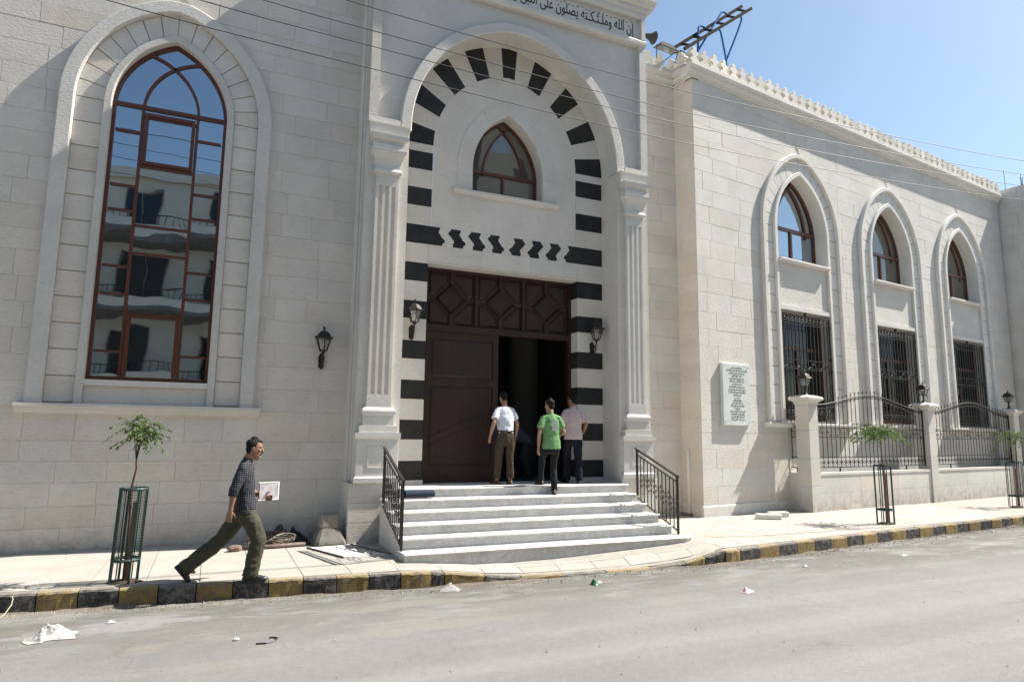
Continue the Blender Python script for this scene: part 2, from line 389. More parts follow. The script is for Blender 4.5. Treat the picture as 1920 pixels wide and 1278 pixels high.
xs = [-40+100*i/nx for i in range(nx+1)]
for x in xs: o.v += [(x,-4.2,-0.2),(x,kerb_y(x)+0.1,-0.2)]
for i in range(nx): o.f.append((2*i,2*i+2,2*i+3,2*i+1))
tag(o.build('road', M['asphalt']), 'dusty grey asphalt road in front of the kerb', 'road', kind='structure')
# pavement bed under the slabs
pave = MB(); xs = []; x = -14.0
while x < 46: xs.append(x); x += 0.3 if -4 < x < 22 else 2.0
back = lambda x: 12.6 if x < 2.3 else (13.2 if x < 10.4 else 12.9+(x-10.4)*0.14)
ny = 12
for x in xs:
    for j in range(ny+1):
        y = kerb_y(x)+0.1+(back(x)-kerb_y(x)-0.1)*j/ny; pave.v.append((x, y, gh(x,y)-0.010))
for i in range(len(xs)-1):
    for j in range(ny): a = i*(ny+1)+j; pave.f.append((a, a+ny+1, a+ny+2, a+1))
pavement = tag(pave.build('pavement', M['paving_joint'], smooth=True), 'pale stone pavement between the kerb and the mosque', 'pavement', kind='structure')
cnt = 0
rng = random.Random(3)
DX, DY = 0.60, 0.50
for j in range(9):
    off = 0.0
    for i in range(-6, 36):
        x0 = i*DX+off; x1 = x0+DX-0.006; y0 = 8.55+j*DY+max(0, (x0-8)*0.125)+max(0, -(x0-1)*0.1)*0.6; y1 = y0+DY-0.006
        if x0 < -3.6 or x0 > 17.5: continue
        if 2.6 < x0 and x1 < 7.5 and y0 > 9.35: continue
        if y0 > back(x0)-0.35 or y0 > (12.0+max(0,(x0-10.4))*0.14): continue
        c = [(x0,y0),(x1,y0),(x1,y1),(x0,y1)]
        c = [(a, max(b, kerb_y(a)+0.152)) for a, b in c]
        if c[3][1]-c[0][1] < 0.06 and c[2][1]-c[1][1] < 0.06: continue
        dz = rng.uniform(-0.002, 0.002); cx = sum(p[0] for p in c)/4; cy = sum(p[1] for p in c)/4
        top = [(a, b, gh(a,b)+dz) for a, b in c]
        inn = [(cx+(p[0]-cx)*0.985, cy+(p[1]-cy)*0.985, p[2]+0.003) for p in top]
        bot = [(p[0],p[1],p[2]-0.02) for p in top]
        m = MB(); m.add(inn+top+bot, [(0,1,2,3)]+[(k+4,(k+1)%4+4,(k+1)%4,k) for k in range(4)]+[(k+8,(k+1)%4+8,(k+1)%4+4,k+4) for k in range(4)])
        m.build('paving_slab', M['paving'], pavement); cnt += 1
# kerb stones
kerb = tag(bpy.data.objects.new('kerb', None), 'kerb of alternating black and yellow painted stones along the road', 'kerb', kind='structure'); COL.objects.link(kerb)
bounds = [-1.654]
x = -1.654
while x > -6: x -= 0.4; bounds.insert(0, x)
x = -1.654
while x < 2.5: x += 0.405; bounds.append(x)
bounds += [2.98, 3.55, 4.1, 4.75, 5.5, 6.3, 6.95, 7.32, 7.72, 8.05]
x = 8.05
while x < 34: x += 0.5; bounds.append(x)
i0 = bounds.index(-1.654)
for i in range(len(bounds)-1):
    a, b = bounds[i]+0.006, bounds[i+1]-0.006
    col = 'kerb_y' if (i-i0) % 2 == 0 else 'kerb_k'
    m = MB(); K = 6; secs = []
    rr = random.Random(i); j1, j2 = rr.uniform(-0.008,0.008), rr.uniform(-0.006,0.006)
    for k in range(K+1):
        X = a+(b-a)*k/K; Y = kerb_y(X)+j1; Z = kerb_z(X)+j2
        e = 0.012 if k in (0, K) else 0.0
        w = lambda s_: rr.uniform(-s_, s_)
        ch = 0.022+w(0.008)
        zt = max(Z, -0.185)
        secs.append([(X,Y+w(.004),-0.26),(X,Y+w(.005)+e*0.4,max(-0.24,zt-ch-0.05)),(X,Y+w(.004)+e*0.4,zt-ch),(X,Y+ch+w(.004),zt-e*0.5+w(.003)),(X,Y+0.10,zt+0.003+w(.003)-e*0.4),(X,Y+0.15,zt+w(.002)),(X,Y+0.15,-0.26)])
    L = 7
    for s_ in secs: m.v += s_
    for k in range(K):
        for q in range(L-1): m.f.append((k*L+q, (k+1)*L+q, (k+1)*L+q+1, k*L+q+1))
    m.f.append(tuple(range(L-1,-1,-1))); m.f.append(tuple(K*L+q for q in range(L)))
    m.build('kerb_stone', M[col], kerb)
# loose grit in the gutter
g = MB(); rg = random.Random(8)
for i in range(4200):
    x = rg.uniform(-3.2, 18); y = kerb_y(x)-abs(rg.gauss(0,0.17))-0.01
    if rg.random() < 0.05: y = rg.uniform(3.2, kerb_y(x))
    r_ = rg.uniform(0.005, 0.016)*(1.8 if rg.random() < 0.06 else 1)
    a = rg.uniform(0,6.28); q = [(x+r_*math.cos(a+k*2.09)*rg.uniform(.7,1.2), y+r_*math.sin(a+k*2.09)*rg.uniform(.7,1.2), -0.2) for k in range(3)]
    g.add(q+[(x,y,-0.2+r_*0.8)], [(0,1,3),(1,2,3),(2,0,3)])
tag(g.build('gutter_grit', simple('grit', (0.27,0.24,0.195), 0.9, var=0.4, vscale=40)), 'loose grit and crumbs lying along the gutter', 'grit', kind='stuff')
# heap of swept earth along the foot of the kerb
e = MB(); rg = random.Random(5); nx_, ny_ = 400, 5
for i in range(nx_+1):
    x = -4+22*i/nx_
    hgt = 0.035*max(0, 0.35+1.3*noise.noise((x*1.7,0.3,0))+0.5*noise.noise((x*7,3.3,0)))
    wd = 0.10+0.12*max(0, noise.noise((x*1.1,7.7,0))+0.3)
    for j in range(ny_):
        t = j/(ny_-1); y = kerb_y(x)+0.02-wd*t
        e.v.append((x, y, -0.205+hgt*(1-t)**1.3+0.008*(1-t)*noise.noise((x*21,y*30,1))))
for i in range(nx_):
    for j in range(ny_-1): a = i*ny_+j; e.f.append((a,a+1,a+ny_+1,a+ny_))
tag(e.build('gutter_earth', simple('gutter_earth_mat', (0.15,0.125,0.10), 0.95, var=0.45, vscale=9, bump=0.8, bscale=70), smooth=True), 'ridge of brown swept earth against the foot of the kerb', 'earth', kind='stuff')

# ------------------------------------------------------------------ arch geometry
class Arch:
    def __init__(s, xc, w, zs, rise):
        s.xc, s.zs = xc, zs; s.R = (rise*rise+w*w)/(2*w); s.w = w; s.d = s.R-w
    def off(s, w):
        a = Arch.__new__(Arch); a.xc, a.zs, a.w, a.d, a.R = s.xc, s.zs, w, s.d, s.d+w; return a
    @property
    def apex(s): return s.zs+math.sqrt(max(0, s.R**2-s.d**2))
    def hw(s, z):
        if z <= s.zs: return s.w
        q = s.R**2-(z-s.zs)**2
        return max(0.0, math.sqrt(q)-s.d) if q > 0 else 0.0
    def pt(s, t, sg=-1):                       # t 0 at the springing .. 1 at the apex ; sg -1 left
        th = t*math.acos(min(1, s.d/s.R))
        return (s.xc+sg*(s.R*math.cos(th)-s.d), s.zs+s.R*math.sin(th))
    def line(s, z0, n=14, soft=0.0):
        L = [(s.xc-s.w, z0)]+[s.pt(i/n, -1) for i in range(n+1)]
        for q, f in ((1,1.0),(2,0.30),(3,0.06)): L[-q] = (L[-q][0], L[-q][1]-soft*f)
        return L+[(2*s.xc-x, z) for x, z in reversed(L[:-1])]
def ring(mb, a_in, a_out, z0, yf, yb, n=14, ch=0.0, soft=0.0):
    A = a_in.line(z0, n, soft*0.6); B = a_out.line(z0, n, soft); k = len(A); o = len(mb.v)
    if ch:
        mid = lambda P, Q, f: (P[0]+(Q[0]-P[0])*f, P[1]+(Q[1]-P[1])*f)
        f = ch/(a_out.w-a_in.w)
        rows = [[(p[0],yb,p[1]) for p in A],[(p[0],yf+ch,p[1]) for p in A],[(*mid(p,q,f),) for p,q in zip(A,B)],[(*mid(p,q,1-f),) for p,q in zip(A,B)],[(p[0],yf+ch,p[1]) for p in B],[(p[0],yb,p[1]) for p in B]]
        rows[2] = [(p[0],yf,p[1]) for p in rows[2]]; rows[3] = [(p[0],yf,p[1]) for p in rows[3]]
    else: rows = [[(p[0],yb,p[1]) for p in A],[(p[0],yf,p[1]) for p in A],[(p[0],yf,p[1]) for p in B],[(p[0],yb,p[1]) for p in B]]
    m = len(rows)
    for r_ in rows: mb.v += r_
    for i in range(m-1):
        for j in range(k-1): mb.f.append((o+i*k+j, o+i*k+j+1, o+(i+1)*k+j+1, o+(i+1)*k+j))
    mb.f.append(tuple(o+i*k for i in range(m))); mb.f.append(tuple(o+i*k+k-1 for i in range(m-1,-1,-1)))
    return mb
def voussoirs(name, parent, a_in, a_out, z0, yf, yb, leg_h, n_arc, mats, gap=0.010, sub=3, ch=0.006, zs_joint=None):
    # single stones of an arch band: legs with level joints, then a curved part with radial joints
    out = []
    def piece(I, O, mt):                       # I, O lists of points on the inner and outer line
        k = len(I); cx = sum(p[0] for p in I+O)/(2*k); cz = sum(p[1] for p in I+O)/(2*k)
        sh = lambda p: (p[0]+max(-ch,min(ch,(cx-p[0]))), p[1]+max(-ch,min(ch,(cz-p[1]))))
        poly = I+O[::-1]; n = len(poly); m = MB()
        m.add([(p[0],yf,p[1]) for p in map(sh, poly)]+[(p[0],yf+ch,p[1]) for p in poly]+[(p[0],yb,p[1]) for p in poly],
              [tuple(range(n))]+[(i+n,(i+1)%n+n,(i+1)%n,i) for i in range(n)]+[(i+2*n,(i+1)%n+2*n,(i+1)%n+n,i+n) for i in range(n)])
        out.append(m.build(name, mt, parent))
    nl = max(1, round((a_in.zs-z0)/leg_h)); h = (a_in.zs-z0)/nl
    for sg in (-1, 1):
        for i in range(nl):
            za, zb = z0+i*h+gap/2, z0+(i+1)*h-gap/2
            piece([(a_in.xc+sg*a_in.w,za),(a_in.xc+sg*a_in.w,zb)],[(a_in.xc+sg*a_out.w,za),(a_in.xc+sg*a_out.w,zb)], mats[i%len(mats)])
        L = a_out.R*math.acos(a_out.d/a_out.R); g = gap/2/L
        for i in range(n_arc):
            ta, tb = i/n_arc+g, (i+1)/n_arc-(g if i < n_arc-1 else g*0.6)
            ts = [ta+(tb-ta)*q/sub for q in range(sub+1)]
            piece([a_in.pt(t,sg) for t in ts],[a_out.pt(t,sg) for t in ts], mats[(nl+i)%len(mats)])
    return out

# walls laid in courses round openings
def free_rows(x0, x1, za, zb, holes):
    segs = [((x0,x0),(x1,x1))]                 # (bottom, top) of left and right end
    for xc, hw, zlo, zhi in holes:
        if zb <= zlo or za >= zhi: continue
        hb, ht = hw(max(za,zlo)), hw(min(zb,zhi)); new = []
        for l, r_ in segs:
            if xc+max(hb,ht) <= l[0] or xc-max(hb,ht) >= r_[0]: new.append((l,r_)); continue
            if xc-hb-l[0] > 0.03: new.append((l,(xc-hb,xc-ht)))
            if r_[0]-(xc+hb) > 0.03: new.append(((xc+hb,xc+ht),r_))
        segs = new
    return segs
def courses(z0, z1, h, seed, jit=0.12):
    rr = random.Random(seed); zs = [z0]
    while zs[-1] < z1-h*0.6: zs.append(zs[-1]+h*rr.uniform(1-jit,1+jit))
    zs[-1] = z1; return zs
def lay(parent, x0, x1, zs, holes, yf, yb, mat, lens, gap=0.005, seed=0, name='stone_block', ch=0.004, jy=0.0015, vis=None):
    rr = random.Random(seed); n = 0
    for za, zb in zip(zs, zs[1:]):
        for l, r_ in free_rows(x0, x1, za, zb, holes):
            wid = r_[0]-l[0]; cuts = []; p = l[0]+rr.uniform(0.25,1.0)*lens[0]
            while p < r_[0]-lens[0]*0.45: cuts.append(p); p += rr.uniform(*lens)
            E = [l]+[(c,c) for c in cuts]+[r_]
            for a, b in zip(E, E[1:]):
                if vis and not vis((a[0]+b[0])/2, (za+zb)/2): continue
                MB().block(a[0]+gap/2, b[0]-gap/2, a[1]+gap/2, b[1]-gap/2, za+gap/2, zb-gap/2, yf+rr.uniform(-jy,jy), yb, ch).build(name, mat, parent); n += 1
    return n
def backing(mb, x0, x1, z0, z1, holes, yf, yb, dz=0.3):
    zs = [z0]
    marks = sorted({z for h in holes for z in (h[2],h[3]) if z0 < z < z1})
    for mk in marks+[z1]:
        a = zs[-1]; n = max(1, math.ceil((mk-a)/dz))
        zs += [a+(mk-a)*(i+1)/n for i in range(n)]
    for za, zb in zip(zs, zs[1:]):
        for l, r_ in free_rows(x0, x1, za, zb, holes):
            v = [(l[0],yf,za),(r_[0],yf,za),(r_[1],yf,zb),(l[1],yf,zb),(l[0],yb,za),(r_[0],yb,za),(r_[1],yb,zb),(l[1],yb,zb)]
            mb.add(v, [(0,1,2,3),(5,4,7,6),(4,0,3,7),(1,5,6,2)])
    return mb
def hmould(mb, x0, x1, prof, ret=True):
    # profile (y,z) run along X, ends closed
    n = len(prof); mb_o = len(mb.v)
    mb.v += [(x0,p[0],p[1]) for p in prof]+[(x1,p[0],p[1]) for p in prof]
    for i in range(n): mb.f.append((mb_o+i, mb_o+n+i, mb_o+n+(i+1)%n, mb_o+(i+1)%n))
    mb.f.append(tuple(mb_o+n-1-i for i in range(n))); mb.f.append(tuple(mb_o+n+i for i in range(n)))
    return mb

def window_arch(parent, a, z0, yg, bars, fw=0.055, fd=0.07, transom=None, mull=(), glassmat='glass', tilt=0.004, seed=1, shift=0.43, rt=None):
    """arched window: frame, tracery, bars and one pane per opening region (panes split by mullions and bars)"""
    w = tag(bpy.data.objects.new('window', None)); COL.objects.link(w); w.parent = parent; w.location = (0,0,0)
    f = MB(); ring(f, a.off(a.w-fw), a, z0, yg-fd/2, yg+fd/2); f.box(a.xc-a.w+fw, a.xc+a.w-fw, yg-fd/2, yg+fd/2, z0, z0+fw*1.3)
    f.build('frame', M['frame'], w)
    def arc_bar(sg):
        pts = []; top = None
        for i in range(60):
            th = i/59*1.55; r0 = rt or a.R; x = sg*(-a.w+shift+r0-r0*math.cos(th)); z = a.zs+r0*math.sin(th)
            if z > a.apex or (abs(x) > a.hw(z)-0.02 and x*sg > 0): break
            pts.append((a.xc+x, yg-0.005, z))
        m = MB(); o = 0; n = len(pts); hw_ = fw*0.42
        for i, p in enumerate(pts):
            t = Vector(pts[min(i+1,n-1)])-Vector(pts[max(i-1,0)]); t.normalize(); nn = Vector((t.z,0,-t.x))*hw_
            m.v += [(p[0]-nn.x,yg-fd*0.45,p[2]-nn.z),(p[0]+nn.x,yg-fd*0.45,p[2]+nn.z),(p[0]+nn.x,yg+fd*0.4,p[2]+nn.z),(p[0]-nn.x,yg+fd*0.4,p[2]-nn.z)]
        for i in range(n-1):
            for q in range(4): m.f.append((i*4+q,(i+1)*4+q,(i+1)*4+(q+1)%4,i*4+(q+1)%4))
        m.build('tracery_bar', M['frame'], w)
    arc_bar(1); arc_bar(-1)
    if transom: MB().box(a.xc-a.w+fw, a.xc+a.w-fw, yg-fd*0.55, yg+fd*0.5, transom-fw*0.6, transom+fw*0.6).build('transom', M['frame'], w)
    top = transom if transom else a.zs
    for mx in mull: MB().box(a.xc+mx-fw*0.45, a.xc+mx+fw*0.45, yg-fd*0.52, yg+fd*0.5, z0+fw, top-(fw*0.6 if transom else 0)).build('mullion', M['frame'], w)
    cols = [-a.w+fw]+list(mull)+[a.w-fw]
    rr = random.Random(seed)
    for ci in range(len(cols)-1):
        xa, xb = cols[ci], cols[ci+1]; zz = [z0+fw]+sorted(bars.get(ci, []))+[top]
        for i, bz in enumerate(zz[1:-1]):
            MB().box(a.xc+xa+fw*0.4, a.xc+xb-fw*0.4, yg-fd*0.42, yg+fd*0.4, bz-fw*0.4, bz+fw*0.4).build('glazing_bar', M['frame'], w)
        for za, zb in zip(zz, zz[1:]):
            cx, cz = a.xc+(xa+xb)/2, (za+zb)/2; sx, sz = (xb-xa)/2, (zb-za)/2
            m = MB(); m.add([(-sx,0,-sz),(sx,0,-sz),(sx,0,sz),(-sx,0,sz),(-sx,0.006,-sz),(sx,0.006,-sz),(sx,0.006,sz),(-sx,0.006,sz)], [(0,1,2,3),(7,6,5,4)])
            p = m.build('pane', M[glassmat], w, loc=(cx, yg, cz)); p.rotation_euler = (rr.gauss(0,tilt),0,rr.gauss(0,tilt))
    # panes between the tracery bars above the transom: left, right, middle and top
    r0 = rt or a.R; ai = a.off(a.w-fw*0.5); ap = ai.apex-0.004
    def xl(z): return -a.w+shift+(r0-math.sqrt(max(0.0, r0*r0-(max(z,a.zs)-a.zs)**2)) if z-a.zs < r0 else 9.0)
    zc = next((top+(ap-top)*i/400 for i in range(401) if xl(top+(ap-top)*i/400) >= 0), ap)
    def cell(lo, hi, fl, fr):
        zz = [lo+(hi-lo)*i/18 for i in range(19)]; L = [(fl(z),z) for z in zz]; Q = [(fr(z),z) for z in zz]
        poly = [(a.xc+x,z) for x, z in Q]+[(a.xc+x,z) for x, z in reversed(L)]
        m = MB(); n = len(poly); cx = sum(q[0] for q in poly)/n; cz = sum(q[1] for q in poly)/n
        m.prism([(q[0]-cx,q[1]-cz) for q in poly], 0.0, 0.006); o = m.build('pane', M[glassmat], w, loc=(cx,yg,cz)); o.rotation_euler = (rr.gauss(0,tilt),0,rr.gauss(0,tilt))
    zs_ = [top+(ap-top)*i/300 for i in range(301)]
    zh = next((z for z in zs_ if z > zc and xl(z) >= ai.hw(z)-0.01), ap)
    cell(top, zh, lambda z: -ai.hw(z), lambda z: max(-ai.hw(z)+0.002, -abs(xl(z))))
    cell(top, zh, lambda z: min(ai.hw(z)-0.002, abs(xl(z))), lambda z: ai.hw(z))
    cell(top, zc, lambda z: min(-0.001, xl(z)), lambda z: max(0.001, -xl(z)))
    cell(zc, ap, lambda z: -min(max(0.001, xl(z)), max(0.001, ai.hw(z))), lambda z: min(max(0.001, xl(z)), max(0.001, ai.hw(z))))
    return w

# ------------------------------------------------------------------ the hall wall with the tall window
HY = 12.10
hall = thing('mosque_hall', 'pale limestone hall wall with the tall arched window, left of the portal', 'building', (0,HY,0))
aw = Arch(-0.98, 0.87, 7.15, 1.27)
ao = aw.off(1.60)
holes = [(aw.xc, lambda z: aw.off(1.52).hw(z), 2.15, aw.off(1.52).apex)]
wall = backing(MB(), -9.0, 2.30, -0.3, 15.0, holes, 0.008, 0.5, 0.25)
wall.build('wall', M['mortar_light'], hall)
zs = courses(0.02, 2.15, 0.36, 4, 0.16)+courses(2.15, 11.2, 0.375, 5, 0.10)[1:]
nh = lay(hall, -3.75, 2.30, zs, holes, 0.0, 0.1, M['hall'], (0.5,0.95), 0.004, 21, ch=0.003,
         vis=lambda x, z: z < 6.4+(x+4.2)*0.62+2.0)
ring(MB(), aw.off(1.38), ao, 2.20, -0.10, 0.05, 18, 0.018, 0.05).build('outer_moulding', M['trim_rough'], hall)
ring(MB(), aw, aw.off(0.985), 2.20, -0.055, 0.24, 16, 0.012).build('inner_moulding', M['trim_rough'], hall)
ring(MB(), aw.off(0.95), aw.off(1.42), 2.20, 0.022, 0.3, 16).build('band_backing', M['mortar'], hall)
voussoirs('voussoir', hall, aw.off(0.987), aw.off(1.378), 2.22, -0.004, 0.12, 0.425, 8, [M['hall']], 0.016)
MB().box(aw.xc-0.87, aw.xc+0.87, -0.045, 0.24, 2.49, 2.585).build('window_sill', M['trim'], hall)
MB().block(aw.xc-0.87, aw.xc+0.87, aw.xc-0.87, aw.xc+0.87, 2.2, 2.488, 0.0, 0.1).build('sill_panel', M['hall'], hall)
hmould(MB(), -2.69, 0.73, [(0.03,2.20),(-0.16,2.20),(-0.165,2.155),(-0.13,2.135),(-0.12,2.10),(-0.085,2.075),(-0.07,2.05),(0.03,2.05)]).build('sill_course', M['trim'], hall)
B = {0: [6.74,5.80,5.38,4.44,3.98,3.05], 1: [7.04,6.17,5.15,4.68,3.67], 2: [6.77,5.81,5.38,4.44,3.98,3.02]}
wn = window_arch(hall, aw, 2.585, 0.12, B, 0.05, 0.08, transom=7.20, mull=(-0.42,0.41), seed=4, tilt=0.003, shift=0.45, rt=1.03)
# the tilted vent sash in the middle of the window
s_ = MB(); x0, x1, z0, z1 = aw.xc-0.385, aw.xc+0.375, 6.20, 7.10
for b in ((x0,x1,z0,z0+0.055),(x0,x1,z1-0.055,z1),(x0,x0+0.05,z0+0.055,z1-0.055),(x1-0.05,x1,z0+0.055,z1-0.055)): s_.box(b[0],b[1],0.055,0.105,b[2],b[3])
s_.build('vent_sash', M['frame'], wn)
s_ = MB(); x0, x1, z0, z1 = aw.xc-0.39, aw.xc+0.38, 2.66, 3.65
for b in ((x0,x1,z1-0.04,z1),(x0,x0+0.06,z0,z1-0.04),(x1-0.06,x1,z0,z1-0.04)): s_.box(b[0],b[1],0.06,0.105,b[2],b[3])
s_.build('opening_sash', M['frame'], wn)

# ------------------------------------------------------------------ the portal
PX, PY = 5.245, 12.05
portal = thing('mosque_portal', 'tall stone entrance portal with a black and white striped pointed arch', 'portal', (PX,PY,0))
FR = -0.62                                       # front plane of the piers
ar = Arch(0, 2.26, 7.45, 2.47)                   # outer line of the striped ring
ri = ar.off(1.61)
# stripes and ring: single stones, black and white in turn
ZB = [(0.964,1.313),(1.703,2.06),(2.447,2.80),(3.20,3.545),(3.965,4.305),(4.692,5.05),(6.185,6.548),(6.925,7.285)]
def leg_stone(s_, za, zb, xi, mt):
    g = 0.0015; a, b = (xi, 2.30)
    x0, x1 = (a, b) if s_ > 0 else (-b, -a)
    MB().block(x0+g, x1-g, x0+g, x1-g, za+g, zb-g, 0.0, 0.36, 0.002).build('stripe_stone', mt, portal)
for s_ in (-1, 1):
    prev = 0.965
    for za, zb in ZB:
        xi = 1.65 if zb < 5.2 else 1.612
        if za > prev+0.01 and za < 5.3: leg_stone(s_, prev, za, xi, M['smooth'])
        elif za > 5.3 and prev < 5.2: leg_stone(s_, 5.80, za, 1.612, M['smooth'])
        elif za > prev+0.01: leg_stone(s_, prev, za, xi, M['smooth'])
        leg_stone(s_, za, zb, xi, M['black']); prev = zb
    leg_stone(s_, prev, ar.zs, 1.612, M['smooth'])
    leg_stone(s_, 5.05, 5.435, 1.65, M['smooth'])
    MB().block(*((1.63,2.3,1.63,2.3) if s_ > 0 else (-2.3,-1.63,-2.3,-1.63)), 0.86, 0.962, -0.02, 0.36, 0.004).build('base_stone', M['trim'], portal)
def ring_stone(i0, i1, sg, mt):
    ts = [i0+(i1-i0)*q/4 for q in range(5)]; g = 0.0012
    I = [ri.pt(t,sg) for t in ts]; O = [ar.off(2.30).pt(t,sg) for t in ts]
    MB().prism((I+O[::-1]) if sg > 0 else (O+I[::-1]), 0.0, 0.3).build('voussoir', mt, portal)
# the apex stone is black and spans both sides; outwards white and black alternate
arcW = [0.05]+[0.118]*8
tpos = 1.0; edges = [1.0]
for wd in arcW: edges.append(edges[-1]-wd*(0.95/0.944))
edges[-1] = 0.0 if abs(edges[-1]) < 0.02 else edges[-1]
for i in range(len(edges)-1):
    mt = M['black'] if i % 2 == 0 else M['smooth']
    if i == 0:
        ts = [edges[1]+(1-edges[1])*q/3 for q in range(4)]
        O = [ar.off(2.30).pt(t,-1) for t in ts]; O += [(-x,z) for x, z in reversed(O[:-1])]
        I = [ri.pt(t,-1) for t in ts]; I += [(-x,z) for x, z in reversed(I[:-1])]
        MB().prism((I+O[::-1]), 0.0, 0.3).build('keystone', M['black'], portal)
    else:
        for sg in (-1,1): ring_stone(max(0,edges[i+1]), edges[i], sg, mt)
# joggled lintel course
profL = [(0,0),(.10,-.004),(.15,-.030),(.21,-.050),(.28,-.054),(.34,-.044),(.39,-.016),(.45,-.004),(.50,.018),(.56,.030),(.62,.055),(.69,.066),(.77,.060),(.83,.042),(1,.048)]
profR = [(0,0),(.13,-.004),(.18,-.020),(.25,-.027),(.33,-.020),(.38,.004),(.45,.014),(.50,.034),(.57,.044),(.62,.078),(.69,.100),(.76,.104),(.83,.088),(.87,.056),(1,.048)]
zt, zb_ = 5.80, 5.436
KX = [(4.045,4.252),(4.464,4.673),(4.883,5.086)]
ln = [(a-PX, b-PX, 1) for a, b in KX]; ln += [(-b, -a, -1) for a, b, q in reversed(ln)]
def edge(x, m, pr=None): return [(x+m*d, zt+(zb_-zt)*t) for t, d in (pr or profL)]      # top to bottom
blk = [([(-2.3,zt),(-2.3,zb_)], edge(3.821-PX,1,profR))]+[(edge(a,m,profL if m > 0 else profR), edge(b,m,profR if m > 0 else profL)) for a, b, m in ln]+[(edge(PX-3.821,-1,profR), [(2.3,zt),(2.3,zb_)])]
for k, (l, r_) in enumerate(blk):
    MB().prism(l+r_[::-1], 0.0, 0.3).build('joggled_stone', M['black'], portal)
    if k < len(blk)-1: MB().prism(r_+blk[k+1][0][::-1], 0.0, 0.3).build('joggled_stone', M['smooth'], portal)
for x0, x1 in ((-1.65,-0.55),(-0.55,0.55),(0.55,1.65)):
    MB().block(x0+.001, x1-.001, x0+.001, x1-.001, 5.10, 5.4345, 0.0, 0.3, 0.002).build('lintel_stone', M['smooth'], portal)
MB().box(-1.65, 1.65, 0.02, 0.36, 5.06, 5.098).build('lintel_edge', M['trim'], portal)
# tympanum with the small window
pw = Arch(0.02, 0.79, 7.15, 1.27)
th_ = [(pw.xc, pw.hw, 6.60, pw.apex)]
t_ = MB(); z = 5.802; dz = 0.12
while z < ri.apex-0.01:
    zn = min(z+dz, ri.apex-0.002)
    hb, hn = ri.hw(z)-0.0015, max(0.002, ri.hw(zn)-0.0015)
    segs = [((-hb,-hn),(hb,hn))]
    if zn > 6.60 and z < pw.apex:
        a, b = pw.hw(max(z,6.6)), pw.hw(min(zn,pw.apex))
        segs = [((-hb,-hn),(pw.xc-a,pw.xc-b)),((pw.xc+a,pw.xc+b),(hb,hn))]
    if z < 6.6 < zn: zn = 6.6; segs = [((-hb,-ri.hw(zn)+.0015),(hb,ri.hw(zn)-.0015))]
    for l, r_ in segs: t_.add([(l[0],0.004,z),(r_[0],0.004,z),(r_[1],0.004,zn),(l[1],0.004,zn)], [(0,1,2,3)])
    z = zn
t_.build('tympanum', M['smooth'], portal)
ring(MB(), pw, pw.off(0.80), 6.60, 0.0, 0.5, 14).build('window_reveal', M['smooth'], portal)
voussoirs('ring_stone', portal, pw.off(0.802), pw.off(1.12), 6.62, -0.004, 0.01, 0.6, 3, [M['smooth']], 0.003, ch=0.002)
hmould(MB(), -1.18, 1.18, [(0.0,6.64),(-0.09,6.64),(-0.09,6.60),(-0.06,6.575),(-0.05,6.54),(0.0,6.54)]).build('window_sill', M['trim'], portal)
MB().box(-0.79, 0.83, 0.0, 0.5, 6.55, 6.60).build('inner_sill', M['trim'], portal)
window_arch(portal, pw.off(0.785), 6.62, 0.33, {}, 0.05, 0.08, transom=7.20, mull=(0.0,), seed=9, glassmat='glass_tan_refl', tilt=0.01, shift=0.33)
# archivolt
a1 = ar.off(2.23); a2 = ar.off(2.44)
ring(MB(), a1, a2, 7.352, -0.66, -0.33, 22, 0.02, 0.03).build('archivolt', M['trim_rough'], portal)
ring(MB(), ar.off(2.265), ar.off(2.42), 7.352, -0.335, 0.02, 22).build('arch_soffit', M['smooth'], portal)
